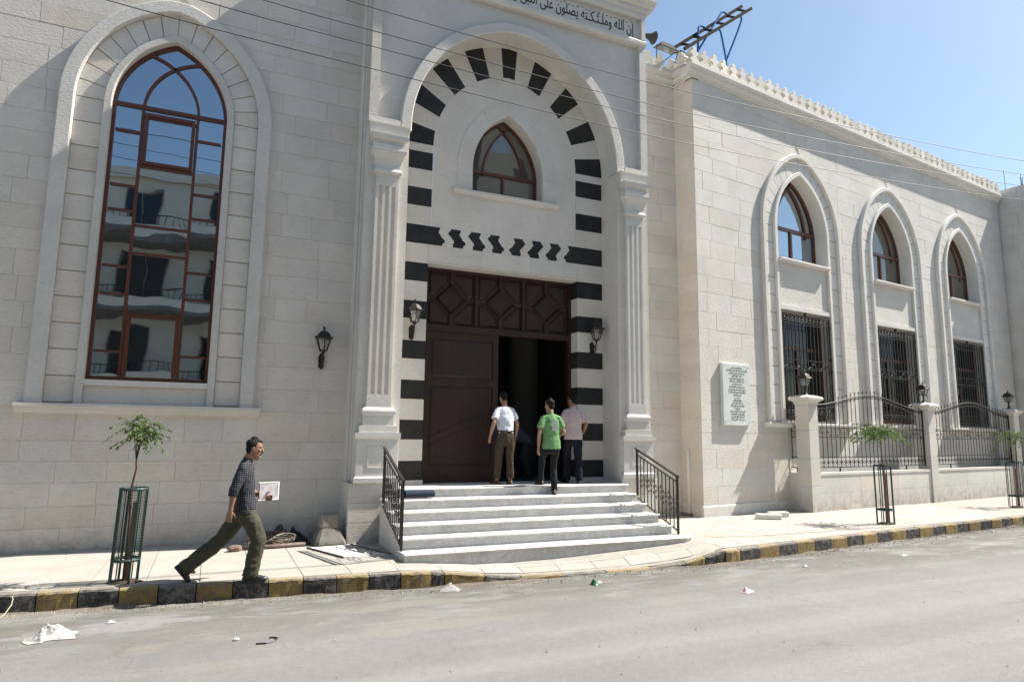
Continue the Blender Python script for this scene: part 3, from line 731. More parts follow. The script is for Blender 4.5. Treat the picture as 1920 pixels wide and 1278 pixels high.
# spandrels and upper body
sp = backing(MB(), -2.90, 2.90, 7.30, 10.45, [(0, ar.off(2.36).hw, 7.3, ar.off(2.36).apex)], -0.555, 0.35, 0.14)
sp.build('spandrel', M['trim_rough'], portal)
MB().box(-3.03, 3.03, -0.555, 1.2, 10.452, 12.2).build('upper_wall', M['trim'], portal)
for s_ in (-1, 1):
    a, b = sorted((s_*2.86, s_*3.03))
    MB().box(a, b, -0.66, 0.35, 7.50, 10.39).build('frame_strip', M['trim_rough'], portal)
    a, b = sorted((s_*2.442, s_*3.03)); MB().box(a, b, -0.66, -0.30, 7.35, 7.498).build('impost_band', M['trim_rough'], portal)
    # side returns of the portal body
    a, b = sorted((s_*2.90, s_*3.022)); MB().box(a, b, -0.55, 1.2, 7.34, 10.45).build('side_return', M['hall'], portal)
    MB().box(*sorted((s_*3.024, s_*3.075)), -0.30, 0.06, 0.9, 12.0).build('side_moulding', M['trim'], portal)
    MB().box(*sorted((s_*3.024, s_*3.055)), -0.42, -0.33, 1.0, 12.0).build('side_moulding', M['trim'], portal)
    # pier
    MB().box(*sorted((s_*2.262, s_*3.022)), FR, 0.6, 0.98, 7.345).build('pier', M['smooth'], portal)
    # lower plinth in courses
    zz = [-0.1,0.34,0.66,0.978]
    for za, zb in zip(zz, zz[1:]):
        x0, x1 = sorted((s_*2.262, s_*3.10)); MB().block(x0,x1,x0,x1,za+.002,zb-.002,FR-0.09,0.5,0.004).build('plinth_stone', M['hall'], portal)
    cx = s_*2.655
    def rects(name, rows, mt):
        m = MB(); k = len(rows)
        for z, hx, yf in rows: m.v += [(cx-hx,yf,z),(cx+hx,yf,z),(cx+hx,FR+0.01,z),(cx-hx,FR+0.01,z)]
        for i in range(k-1):
            for q in range(4): m.f.append((i*4+q,i*4+(q+1)%4,(i+1)*4+(q+1)%4,(i+1)*4+q))
        m.f.append((3,2,1,0)); m.f.append(tuple((k-1)*4+q for q in range(4)))
        return m.build(name, mt, portal)
    rects('pedestal_foot', [(0.98,0.385,FR-0.13),(1.06,0.385,FR-0.13),(1.09,0.365,FR-0.11)], M['trim'])
    rects('pedestal', [(1.09,0.355,FR-0.10),(1.71,0.355,FR-0.10)], M['trim'])
    pn = MB()
    for b in ((-.165,.165,1.225,1.243),(-.165,.165,1.567,1.585),(-.165,-.147,1.243,1.567),(.147,.165,1.243,1.567)): pn.box(cx+b[0],cx+b[1],FR-0.108,FR-0.09,b[2],b[3])
    pn.build('pedestal_panel', M['trim'], portal)
    rects('pedestal_cap', [(1.71,0.37,FR-0.115),(1.725,0.39,FR-0.14),(1.82,0.39,FR-0.14)], M['trim'])
    rects('pilaster_plinth', [(1.82,0.325,FR-0.115),(1.935,0.325,FR-0.115),(1.937,0.262,FR-0.105),(2.09,0.262,FR-0.105)], M['trim'])
    tor = [(2.09,0.262,FR-0.10)]+[(2.17+0.055*math.sin(a), 0.262+0.028*math.cos(a), FR-0.10-0.028*math.cos(a)) for a in [R(-80+20*i) for i in range(9)]]+[(2.235,0.255,FR-0.098),(2.25,0.235,FR-0.09)]
    rects('pilaster_torus', tor, M['trim'])
    rects('pilaster_block', [(2.25,0.213,FR-0.085),(2.43,0.213,FR-0.085)], M['trim'])
    # fluted shaft: front profile with three flutes, run upwards
    pr = [(-0.205,FR+0.01),(-0.205,FR-0.08)]
    for c in (-0.118,0.0,0.118):
        pr += [(c-0.036,FR-0.08)]+[(c+0.036*math.sin(R(q)), FR-0.08+0.03*math.cos(R(q))) for q in (-75,-45,-15,15,45,75)]+[(c+0.036,FR-0.08)]
    pr += [(0.205,FR-0.08),(0.205,FR+0.01)]
    m = MB(); k = len(pr); m.v += [(cx+p[0],p[1],2.43) for p in pr]+[(cx+p[0],p[1],6.42) for p in pr]
    m.f += [(i,i+1,i+1+k,i+k) for i in range(k-1)]+[tuple(range(k-1,-1,-1)), tuple(range(k,2*k))]
    m.build('pilaster_shaft', M['trim'], portal)
    for c in (-0.118,0.0,0.118):
        for za, zb in ((2.43,2.475),(6.20,6.42)): MB().box(cx+c-0.037,cx+c+0.037,FR-0.079,FR-0.02,za,zb).build('flute_stop', M['trim'], portal)
    cap = [(6.42,0.205,FR-0.082),(6.425,0.245,FR-0.115),(6.46,0.255,FR-0.125),(6.495,0.245,FR-0.115),(6.52,0.222,FR-0.09),(6.60,0.224,FR-0.09),(6.68,0.245,FR-0.11),(6.75,0.275,FR-0.15),(6.80,0.305,FR-0.185),(6.845,0.31,FR-0.19),(6.85,0.30,FR-0.18),(6.94,0.298,FR-0.175),(6.95,0.27,FR-0.14),(7.02,0.275,FR-0.145),(7.04,0.325,FR-0.19),(7.10,0.34,FR-0.20),(7.12,0.345,FR-0.205)]
    rects('capital', cap, M['trim'])
    rects('impost', [(7.12,0.335,FR-0.07),(7.345,0.36,FR-0.10),(7.35,0.375,FR-0.115),(7.37,0.375,FR-0.115)], M['trim'])
# frieze and cornice
hmould(MB(), -3.03, 3.03, [(-0.50,10.39),(-0.67,10.39),(-0.70,10.43),(-0.70,10.49),(-0.66,10.53),(-0.64,10.56),(-0.50,10.56)]).build('frieze_border', M['trim'], portal)
hmould(MB(), -3.03, 3.03, [(-0.50,11.06),(-0.64,11.06),(-0.66,11.09),(-0.68,11.12),(-0.68,11.17),(-0.50,11.17)]).build('frieze_border', M['trim'], portal)
for s_ in (-1,1): MB().box(*sorted((s_*2.93,s_*3.03)), -0.66, -0.50, 10.562, 11.058).build('frieze_border', M['trim'], portal)
hmould(MB(), -3.22, 3.22, [(1.2,11.30),(-0.72,11.30),(-0.78,11.34),(-0.80,11.38),(-0.86,11.41),(-0.86,11.47),(1.2,11.47)]).build('cornice', M['trim'], portal)
hmould(MB(), -3.10, 3.10, [(1.2,11.172),(-0.69,11.172),(-0.72,11.24),(-0.72,11.298),(1.2,11.298)]).build('cornice_bed', M['trim'], portal)
def merlon_poly(w, h):
    L = [(-0.5,0),(-0.5,0.18),(-0.30,0.24),(-0.24,0.36),(-0.34,0.46),(-0.44,0.52),(-0.44,0.64),(-0.28,0.70),(-0.14,0.74),(-0.13,0.84),(0,1.0)]
    P = L+[(-x,z) for x, z in reversed(L[:-1])]
    return [(x*w, z*h) for x, z in reversed(P)]
mp = merlon_poly(0.56, 0.95)
mm = MB().prism(mp, -0.08, 0.08).mesh('merlon', M['merlon'])
for i in range(9): inst('merlon', mm, portal, (-2.75+i*0.6875, -0.62, 11.47))
MB().box(-3.03,3.03,-0.40,1.2,11.47,12.35).build('parapet', M['trim'], portal)
for s_ in (-1, 1):
    for j in range(2): o = inst('merlon', mm, portal, (s_*2.95, 0.05+j*0.69, 11.47), R(90))

# door
door_y = 0.30
dr = tag(bpy.data.objects.new('door', None)); COL.objects.link(dr); dr.parent = portal
fr = MB(); fr.box(-1.65,1.65,door_y-0.03,door_y+0.1,5.0,5.058); fr.box(-1.65,-1.58,door_y-0.03,door_y+0.1,0.88,5.0); fr.box(1.58,1.65,door_y-0.03,door_y+0.1,0.88,5.0); fr.box(-1.58,1.58,door_y-0.05,door_y+0.1,3.80,3.92)
fr.build('door_frame', M['wood'], dr)
tp = MB().box(-1.58,1.58,door_y+0.03,door_y+0.08,3.92,5.0).build('transom_panel', M['wood'], dr)
for k in range(3):
    cx = -1.053+k*1.053; cz = 4.46
    bb = [(cx-0.03,cx+0.03,door_y-0.005,door_y+0.03,4.76,5.0),(cx-0.03,cx+0.03,door_y-0.005,door_y+0.03,3.92,4.16),(cx-0.49,cx-0.32,door_y-0.005,door_y+0.03,cz-0.025,cz+0.025),(cx+0.32,cx+0.49,door_y-0.005,door_y+0.03,cz-0.025,cz+0.025)]
    if k < 2: bb.append((cx+0.526-0.03,cx+0.526+0.03,door_y-0.02,door_y+0.029,3.921,4.999))
    for b_ in bb: MB().box(*b_).build('panel_rail', M['wood'], tp)
    d = MB(); o_, i_ = 0.32, 0.255
    P = [(cx+o_,cz),(cx,cz+o_),(cx-o_,cz),(cx,cz-o_)]; Q = [(cx+i_,cz),(cx,cz+i_),(cx-i_,cz),(cx,cz-i_)]
    v = [(p[0],door_y+0.03,p[1]) for p in P]+[(p[0]*0.5+q[0]*0.5,door_y-0.03,p[1]*0.5+q[1]*0.5) for p,q in zip(P,Q)]+[(q[0],door_y+0.015,q[1]) for q in Q]
    d.add(v, [(i,(i+1)%4,(i+1)%4+4,i+4) for i in range(4)]+[(i+4,(i+1)%4+4,(i+1)%4+8,i+8) for i in range(4)]+[(8,9,10,11)])
    d.build('diamond', M['wood'], tp)
    for sx in (-1,1):
        for sz in (-1,1):
            pts = [(0.07,0.50),(0.46,0.50),(0.46,0.07),(0.36,0.07),(0.07,0.36)]
            poly = [(cx+sx*a, cz+sz*b) for a, b in pts]
            q = MB(); c0 = sum(p[0] for p in poly)/5; c1 = sum(p[1] for p in poly)/5
            q.add([(p[0],door_y+0.028,p[1]) for p in poly]+[(c0+(p[0]-c0)*0.86,door_y+0.006,c1+(p[1]-c1)*0.86) for p in poly], [(i,(i+1)%5,(i+1)%5+5,i+5) for i in range(5)]+[(5,6,7,8,9)])
            q.build('raised_panel', M['wood'], tp)
def leaf(w, mirror):
    e = bpy.data.objects.new('door_leaf', None); COL.objects.link(e); e.parent = portal
    m = MB(); s_ = 0.115
    m.box(0,w,0.02,0.06,0,2.92)
    m.box(0,s_,0,0.02,0,2.92); m.box(w-s_,w,0,0.02,0,2.92); m.box(s_,w-s_,0,0.02,2.76,2.92); m.box(s_,w-s_,0,0.02,0,0.30); m.box(s_,w-s_,0,0.02,1.84,2.0)
    m.build('leaf_frame', M['wood'], e)
    for za, zb in ((0.30,1.84),(2.0,2.76)):
        q = MB(); a, b = s_+0.015, w-s_-0.015; za += .015; zb -= .015
        q.add([(a,0.02,za),(b,0.02,za),(b,0.02,zb),(a,0.02,zb),(a+.05,0.004,za+.05),(b-.05,0.004,za+.05),(b-.05,0.004,zb-.05),(a+.05,0.004,zb-.05)], [(i,(i+1)%4,(i+1)%4+4,i+4) for i in range(4)]+[(4,5,6,7)])
        q.build('raised_panel', M['wood'], e)
    for dz in (0.0,-0.17):
        pts = [(0.14+(w-0.28)*t, 0.002, 0.86+dz+0.42*math.sin(t*1.5)) for t in [i/14 for i in range(15)]]
        MB().tube(pts, 0.009, 5).build('arched_bead', M['wood'], e)
    return e
lf = leaf(1.55, False); lf.location = (-1.58, door_y-0.02, 0.885)
lf2 = leaf(1.55, True); lf2.location = (1.66, door_y+0.14, 0.885); lf2.rotation_euler = (0,0,R(5))
MB().tube([(-0.10,door_y-0.03,2.0),(-0.10,door_y-0.09,2.02),(-0.10,door_y-0.09,2.28),(-0.10,door_y-0.03,2.30)], 0.014, 6).build('door_handle', M['bronze'], portal)
# dim hall behind the door
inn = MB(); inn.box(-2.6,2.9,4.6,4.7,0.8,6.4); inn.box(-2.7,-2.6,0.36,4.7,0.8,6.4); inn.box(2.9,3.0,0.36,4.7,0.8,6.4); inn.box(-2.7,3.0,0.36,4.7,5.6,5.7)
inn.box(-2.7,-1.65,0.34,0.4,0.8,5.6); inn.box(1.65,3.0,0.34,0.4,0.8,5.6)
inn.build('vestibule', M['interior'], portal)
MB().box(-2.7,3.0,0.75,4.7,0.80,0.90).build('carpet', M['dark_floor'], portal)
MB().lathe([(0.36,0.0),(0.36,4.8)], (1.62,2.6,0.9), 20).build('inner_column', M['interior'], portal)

# ------------------------------------------------------------------ marble steps
steps = thing('marble_steps', 'flight of white veined marble steps up to the mosque door', 'steps', (0,0,0))
SZ = 0.147; SYk = [9.30,9.66,10.03,10.40,10.77,11.16]
SX = [(2.56,7.42),(2.60,7.40),(2.62,7.40),(2.63,7.40),(2.63,7.42),(2.985,7.505)]
rs = random.Random(6)
for k in range(6):
    z1 = SZ*(k+1); x0, x1 = SX[k]; y0 = SYk[k]; y1 = (SYk[k+1] if k < 5 else 12.36)
    cuts = [x0]; p = x0+rs.uniform(0.9,1.5)
    while p < x1-0.6: cuts.append(p); p += rs.uniform(1.15,1.75)
    cuts.append(x1)
    for a, b in zip(cuts, cuts[1:]):
        m = MB(); n = 0.004
        pr = [(y1+0.04,z1-0.028),(y0-0.022,z1-0.028),(y0-0.03,z1-0.020),(y0-0.03,z1-0.008),(y0-0.022,z1),(y1+0.04,z1)]
        hmould(m, a+0.001, b-0.001, pr); m.build('tread_slab', M['marble'], steps)
    cuts = [x0+0.01]; p = x0+rs.uniform(0.5,1.3)
    while p < x1-0.5: cuts.append(p); p += rs.uniform(0.9,1.6)
    cuts.append(x1-0.01)
    for a, b in zip(cuts, cuts[1:]):
        zb = z1-SZ if k else -0.12
        MB().block(a+0.001,b-0.001,a+0.001,b-0.001,zb,z1-0.0285,y0,y0+0.03,0.001).build('riser_slab', M['marble'], steps)
core = MB()
for k in range(6):
    x0, x1 = SX[k]; core.box(x0+0.015, x1-0.015, SYk[k]+0.031, (SYk[k+1]+0.03 if k < 5 else 12.3), -0.15, SZ*(k+1)-0.029)
core.build('step_core', M['smooth'], steps)
# the pointed right end of the bottom step
MB().slab([(7.42,9.275),(7.66,9.42),(7.62,9.66),(7.42,9.66)], SZ-0.03, SZ-0.002).build('end_slab', M['marble'], steps)
MB().slab([(7.40,9.30),(7.64,9.44),(7.60,9.65),(7.40,9.65)], -0.1, SZ-0.031).build('end_core', M['smooth'], steps)

# ------------------------------------------------------------------ the side wing
WC = (10.385,12.381,0.0); WA = R(7.986)
wing = thing('mosque_side_wing', 'long pale stone side wing with three arched windows and a notched parapet', 'building', WC, WA)
def wl(u, v, z=0.0):
    return (WC[0]+u*math.cos(WA)-v*math.sin(WA), WC[1]+u*math.sin(WA)+v*math.cos(WA), z)
WINS = [4.14, 8.66, 13.18]
aws = [Arch(c, 1.10, 7.40, 1.63) for c in WINS]
holes = []
for a in aws: holes.append((a.xc, (lambda q: (lambda z: q.off(1.66).hw(z)))(a), 2.20, a.off(1.66).apex))
backing(MB(), 0.004, 16.6, -0.2, 10.72, holes, 0.010, 0.6, 0.22).build('wall', M['mortar_light'], wing)
zs = courses(0.26, 2.20, 0.43, 7, 0.1)+courses(2.20, 10.70, 0.44, 8, 0.1)[1:]
nw = lay(wing, 0.0, 16.55, zs, holes, 0.0, 0.1, M['wing'], (0.72,1.25), 0.004, 33, ch=0.002, jy=0.0025)
hmould(MB(), -0.03, 2.0, [(0.05,-0.1),(-0.035,-0.1),(-0.035,0.22),(-0.015,0.25),(0.05,0.25)]).build('plinth_course', M['wingtrim'], wing)
MB().box(2.0, 16.5, -0.012, 0.05, -0.1, 0.255).build('plinth_course', M['wingtrim'], wing)
# the end face towards the portal, in blocks of its own
for za, zb in zip(zs[::1], zs[1:]):
    m = MB(); v = [(-0.006,0.012,za+.003),(-0.006,1.6,za+.003),(-0.006,1.6,zb-.003),(-0.006,0.012,zb-.003),(0.05,0.012,za+.003),(0.05,1.6,za+.003),(0.05,1.6,zb-.003),(0.05,0.012,zb-.003)]
    m.add(v, [(1,0,3,2),(0,4,7,3),(0,1,5,4),(3,7,6,2)]); m.build('end_block', M['hall'], wing)
MB().box(-0.002, 0.3, 0.013, 1.7, -0.1, 10.70).build('end_wall', M['mortar_light'], wing)
for wi, a in enumerate(aws):
    c = a.xc
    ring(MB(), a.off(1.61), a.off(1.745), 2.20, -0.105, 0.05, 18, 0.02, 0.075).build('outer_moulding', M['wingtrim'], wing)
    ring(MB(), a, a.off(1.22), 2.20, -0.08, 0.47, 16, 0.014).build('inner_moulding', M['wingtrim'], wing)
    ring(MB(), a.off(1.20), a.off(1.64), 2.20, 0.016, 0.3, 16).build('band_backing', M['mortar'], wing)
    voussoirs('voussoir', wing, a.off(1.222), a.off(1.608), 2.22, -0.018, 0.10, 0.46, 8, [M['wingtrim']], 0.016)
    hmould(MB(), c-1.10, c+1.10, [(0.42,6.55),(-0.15,6.55),(-0.155,6.51),(-0.125,6.49),(-0.115,6.46),(0.35,6.46)]).build('window_sill', M['wingtrim'], wing)
    MB().block(c-1.10,c+1.10,c-1.10,c+1.10,5.28,6.458,-0.005,0.3,0.003).build('apron_panel', M['wing'], wing)
    MB().box(c-1.10,c+1.10,-0.06,0.35,5.17,5.278).build('lintel', M['wingtrim'], wing)
    MB().box(c-1.10,c+1.10,0.10,0.35,2.20,2.26).build('lower_sill', M['wingtrim'], wing)
    hmould(MB(), c-1.88, c+1.88, [(0.03,2.20),(-0.17,2.20),(-0.175,2.15),(-0.14,2.12),(-0.12,2.07),(0.03,2.07)]).build('sill_course', M['wingtrim'], wing)
    window_arch(wing, a.off(1.098), 6.555, 0.34, {}, 0.075, 0.09, transom=7.55, mull=(0.0,), seed=20+wi, tilt=0.006, shift=0.42, glassmat=('glass','glass_tan_refl','glass_tan_refl')[wi])
    # square window behind the grille
    w = tag(bpy.data.objects.new('lower_window', None)); COL.objects.link(w); w.parent = wing
    f = MB(); y = 0.30
    for b in ((-1.1,1.1,2.26,2.36),(-1.1,1.1,5.07,5.168),(-1.1,-1.0,2.36,5.07),(1.0,1.1,2.36,5.07),(-1.0,1.0,4.16,4.25),(-0.05,0.05,2.36,4.16)): f.box(c+b[0],c+b[1],y-0.04,y+0.04,b[2],b[3])
    f.build('frame', M['frame'], w)
    for b in ((-1,-.05,2.36,4.16),(.05,1,2.36,4.16),(-1,1,4.25,5.07)): MB().box(c+b[0],c+b[1],y,y+0.008,b[2],b[3]).build('pane', M['glass_dim'], w)
    # wrought iron grille
    gt = thing('window_grille', 'wrought iron grille over the lower window '+('nearest the marble plaque','under the middle arch','under the arch furthest from the portal')[wi], 'grille', wl(c,-0.03), WA, 'window grilles')
    for k in range(13):
        x = -0.96+k*0.16; MB().bar((x,0,2.30),(x,0,5.06),0.023).build('bar', M['iron'], gt)
    for z in (2.36,2.60,3.62,3.86,4.83,5.04): MB().bar((-1.06,0,z),(1.06,0,z),0.022,0.014).build('rail', M['iron'], gt)
    for x in (-1.05,1.05): MB().bar((x,0,2.28),(x,0,5.09),0.026).build('stile', M['iron'], gt)
    def scroll(cx, cz, r_, sg, sz=1):
        pts = []
        for q in range(15):
            t = q/14; a_ = t*3.6*math.pi/2; rr = r_*(1-0.75*t); pts.append((cx+sg*rr*math.cos(a_)-sg*r_*0.3, 0.0, cz+sz*rr*math.sin(a_)))
        return pts
    for k in range(4):
        x = -0.78+k*0.52
        s = MB(); s.tube(scroll(x,3.70,0.10,1), 0.008, 5); s.tube(scroll(x+0.02,3.70,0.10,-1), 0.008, 5); s.tube([(x-0.24,0,3.65),(x-0.12,0,3.70),(x,0,3.83),(x+0.12,0,3.70),(x+0.24,0,3.65)], 0.008, 5)
        s.build('scroll', M['iron'], gt)
    for k in range(12):
        x = -0.88+k*0.16
        for zc in (2.48,4.93):
            s = MB(); s.tube(scroll(x-0.02,zc,0.055,1), 0.007, 4); s.tube(scroll(x+0.02,zc,0.055,-1,-1), 0.007, 4); s.build('scroll', M['iron'], gt)
    m = MB()
    for z in (2.55,3.62,3.95,4.85): m.box(1.05,1.13,-0.01,0.06,z-0.03,z+0.03); m.box(-1.13,-1.05,-0.01,0.06,z-0.03,z+0.03)
    m.box(-0.02,0.02,-0.01,0.04,5.06,5.16); m.build('wall_clamp', M['iron'], gt)
# cornice and notched parapet
cp = [(0.2,10.70),(-0.03,10.70),(-0.03,10.745),(-0.07,10.745),(-0.07,10.785),(-0.085,10.80),(-0.115,10.815),(-0.13,10.845),(-0.13,10.865),(-0.165,10.865),(-0.165,10.905),(-0.185,10.925),(-0.21,10.935),(-0.21,11.0),(0.2,11.0)]
hmould(MB(), -0.21, 16.5, cp).build('cornice', M['wingtrim'], wing)
e_ = MB(); n_ = len(cp)
e_.v = [(p[0]+0.0, 1.6, p[1]) for p in cp]+[(p[0], -0.02, p[1]) for p in cp]
for i in range(n_): e_.f.append((i,n_+i,n_+(i+1)%n_,(i+1)%n_))
e_.build('end_cornice', M['wingtrim'], wing)
MB().box(0.1,16.5,0.2,6.0,10.6,10.98).build('roof', M['render'], wing)
MB().box(-0.20,16.5,-0.20,-0.02,11.0,11.04).build('parapet_base', M['merlon'], wing)
wp = [(-.5,0),(-.5,.14),(-.36,.17),(-.24,.24),(-.20,.33),(-.27,.40),(-.42,.44),(-.48,.52),(-.43,.62),(-.27,.66),(-.18,.70),(-.17,.78),(-.21,.85),(-.12,.93),(0,1)]
wp = wp+[(-x,z) for x, z in reversed(wp[:-1])]
wm = MB().prism([(x*0.315,z*0.41) for x, z in reversed(wp)], -0.075, 0.075).mesh('merlon', M['merlon'])
rm = random.Random(1)
for i in range(46):
    o = inst('merlon', wm, wing, (-0.08+i*0.3625+rm.gauss(0,.006), -0.11+rm.gauss(0,.006), 11.04), rm.gauss(0,.035)); o.scale = (rm.uniform(.95,1.03),1,rm.uniform(.94,1.04))
for j in range(5): inst('merlon', wm, wing, (-0.11, 0.22+j*0.3625, 11.04), R(90))
# recessed wall between the portal and the wing
rec = thing('recessed_wall', 'narrow recessed stone wall between the portal and the side wing', 'wall', (0,13.0,0))
MB().box(8.0,10.6,0.012,0.5,-0.1,10.7).build('wall', M['mortar_light'], rec)
lay(rec, 8.0, 10.56, courses(0.02,10.69,0.42,12), [], 0.0, 0.1, M['hall'], (0.8,1.3), 0.004, 44, ch=0.003)
hmould(MB(), 8.0, 10.35, [(p[0],p[1]) for p in cp]).build('cornice', M['wingtrim'], rec)
MB().box(8.0,10.3,-0.20,-0.02,11.0,11.04).build('parapet_base', M['merlon'], rec)
for i in range(5): inst('merlon', wm, rec, (8.32+i*0.3625, -0.11, 11.04))
MB().box(8.0,10.3,0.2,3.0,10.6,10.98).build('roof', M['render'], rec)
pl = MB(); pl.tube([(10.30,12.92,1.50),(10.30,12.80,1.50),(10.30,12.78,1.42),(10.30,12.78,0.02)], 0.035, 8)
pp = pl.build('drain_pipe', M['wingtrim']); tag(pp, 'short pale drain pipe at the foot of the recessed wall', 'pipe')
MB().box(10.22,10.38,12.70,12.99,0.0,0.05).build('pipe_foot', M['concrete'], pp)
for z in (0.5,1.42): MB().lathe([(0.035,-.02),(0.048,-.015),(0.048,.015),(0.035,.02)], (10.30,12.78,z), 10).build('clamp', M['wingtrim'], pp)

# ------------------------------------------------------------------ neighbouring house at the right edge
nb = thing('neighbouring_house', 'plain stone house wall standing forward at the right edge with rebar on its roof', 'building', WC, WA)
MB().box(16.66,26.0,-1.23,8.0,-0.2,11.25).build('wall', M['mortar_light'], nb)
zs_ = courses(0.0,11.25,0.44,17)
for za, zb in zip(zs_, zs_[1:]):
    p = -1.25
    rr = random.Random(int(za*100))
    while p < 0.3:
        q = min(p+rr.uniform(0.5,0.9), 0.3)
        m = MB(); x = 16.645; v = [(x,p+.003,za+.003),(x,q-.003,za+.003),(x,q-.003,zb-.003),(x,p+.003,zb-.003)]
        m.add(v+[(x+0.03,b,c) for a,b,c in v], [(1,0,3,2),(0,4,7,3),(1,2,6,5),(0,1,5,4),(3,7,6,2)]); m.build('stone_block', M['wing'], nb); p = q
rr = random.Random(4)
for k in range(16):
    x, y = 16.8+rr.uniform(0,1.6), rr.uniform(-1.0,2.6); h = rr.uniform(0.35,0.95)
    MB().tube([(x,y,11.2),(x+rr.uniform(-.05,.05),y,11.25+h*0.6),(x+rr.uniform(-.12,.12),y+rr.uniform(-.05,.05),11.25+h)], 0.009, 5).build('rebar', M['iron'], nb)

# ------------------------------------------------------------------ apartment house across the street (seen only mirrored in the glass)
op = thing('apartment_house', 'grey apartment house with long balconies mirrored in the tall window', 'building', (0,-7.5,0))
MB().box(-16,7.5,-8,0.0,-0.2,12.6).build('wall', M['render'], op)
MB().box(-16.2,7.7,-8,0.25,12.6,13.2).build('roof_parapet', M['render'], op)
for fl in range(4):
    z = 0.4+fl*3.1
    if fl:
        MB().box(-11,6.0,0.0,1.5,z-0.05,z+0.13).build('balcony_slab', M['concrete'], op)
        MB().box(-11,6.0,1.40,1.5,z+0.13,z+0.55).build('balcony_wall', M['render'], op)
        bl = MB()
        for k in range(86): bl.bar((-10.9+k*0.2,1.45,z+0.55),(-10.9+k*0.2,1.45,z+1.0),0.02)
        bl.bar((-11,1.45,z+1.0),(6,1.45,z+1.0),0.045); o = bl.build('balcony_railing', M['iron'], op)
    for k in range(6):
        x = -14.2+k*3.4
        w = MB().box(x,x+1.5,-0.02,0.03,z+0.5,z+2.5).build('window', M['glass_dim'], op)
        fr_ = MB()
        for b in ((0,1.5,.45,.5),(0,1.5,2.5,2.56),(-.06,0,.45,2.56),(1.5,1.56,.45,2.56),(.72,.78,.5,2.5)): fr_.box(x+b[0],x+b[1],-0.02,0.06,z+b[2],z+b[3])
        fr_.build('window_frame', M['concrete'], w)
op2 = thing('tower_house', 'taller grey house mirrored at the right side of the tall window', 'building', (8.6,-7.5,0))
MB().box(1.5,26,-8,0,-0.2,18.0).build('wall', M['render'], op2)
for fl in range(6):
    for k in range(7):
        x = 2.5+k*3.2; z = 1.0+fl*2.9
        w = MB().box(x,x+1.3,-0.02,0.03,z,z+1.6).build('window', M['glass_dim'], op2)
        MB().box(x-.1,x+1.4,-0.02,0.10,z-.1,z-.005).build('sill', M['concrete'], w)
far = MB(); tag(far.box(-40,40,-4.6,-4.2,-0.3,-0.05).build('far_kerb', M['concrete']), 'far kerb behind the viewer', 'kerb', kind='structure')
o = MB(); o.box(-40,60,-7.5,-4.6,-0.3,-0.05); tag(o.build('far_pavement', M['paving']), 'pavement on the viewer side of the street', 'pavement', kind='structure')

# ------------------------------------------------------------------ Arabic lettering (joined forms, laid out right to left)
_F = {}
for ch, code, dual in (('ا',0xFE8D,0),('ب',0xFE8F,1),('ة',0xFE93,0),('ت',0xFE95,1),('ث',0xFE99,1),('ج',0xFE9D,1),('ح',0xFEA1,1),('خ',0xFEA5,1),('د',0xFEA9,0),('ذ',0xFEAB,0),('ر',0xFEAD,0),('ز',0xFEAF,0),('س',0xFEB1,1),('ش',0xFEB5,1),('ص',0xFEB9,1),('ض',0xFEBD,1),('ط',0xFEC1,1),('ظ',0xFEC5,1),('ع',0xFEC9,1),('غ',0xFECD,1),('ف',0xFED1,1),('ق',0xFED5,1),('ك',0xFED9,1),('ل',0xFEDD,1),('م',0xFEE1,1),('ن',0xFEE5,1),('ه',0xFEE9,1),('و',0xFEED,0),('ى',0xFEEF,0),('ي',0xFEF1,1),('أ',0xFE83,0),('إ',0xFE87,0),('ئ',0xFE89,1),('آ',0xFE81,0)): _F[ch] = (code, dual)
def shape(s):
    out = []; prev = False; i = 0
    while i < len(s):
        c = s[i]
        if c == 'ـ': out.append(c); prev = True; i += 1; continue
        if c not in _F: out.append(c); prev = False; i += 1; continue
        code, dual = _F[c]
        if c == 'ل' and i+1 < len(s) and s[i+1] in 'اأإ':
            lig = {'ا':0xFEFB,'أ':0xFEF7,'إ':0xFEF9}[s[i+1]]; out.append(chr(lig+(1 if prev else 0))); prev = False; i += 2; continue
        nxt = i+1 < len(s) and (s[i+1] in _F or s[i+1] == 'ـ')
        if dual and nxt: out.append(chr(code+(3 if prev else 2))); prev = True
        else: out.append(chr(code+(1 if prev else 0))); prev = False if not (dual and nxt) else True
        i += 1
    return ''.join(reversed(out))
def text_mesh(name, s, size, width=None, depth=0.004, raw=False, bold=0.0):
    cu = bpy.data.curves.new(name, 'FONT'); cu.body = s if raw else shape(s); cu.size = size; cu.align_x = 'RIGHT'; cu.extrude = depth/2; cu.resolution_u = 2; cu.offset = bold
    ob = bpy.data.objects.new(name, cu); COL.objects.link(ob); bpy.context.view_layer.update()
    me = bpy.data.meshes.new_from_object(ob.evaluated_get(bpy.context.evaluated_depsgraph_get()))
    bpy.data.objects.remove(ob); bpy.data.curves.remove(cu)
    xs = [v.co.x for v in me.vertices] or [0,1]; sx = width/(max(xs)-min(xs)) if width else 1.0; x1 = max(xs)
    for v in me.vertices: v.co = ((v.co.x-x1)*sx, v.co.z, v.co.y)         # stand upright in XZ, right end at x = 0
    me.name = name; me.materials.append(M['letters']); return me
def put_text(name, parent, s, x_right, y, z, size, width=None, **k):
    me = text_mesh(name, s, size, width, **k); return inst(name, me, parent, (x_right, y, z))
ZT = 10.72; YT = -0.559
put_text('inscription', portal, 'إن الله وملـئـكـته يصلون على النبي', 2.79, YT, ZT, 0.33, 2.80, bold=0.002)
put_text('inscription', portal, 'يـأيها الذين آمنوا', -0.10, YT, ZT, 0.34, 1.42, bold=0.004)
put_text('inscription', portal, 'صلوا عليه وسلموا', -1.60, YT, ZT, 0.34, 1.25, bold=0.004)
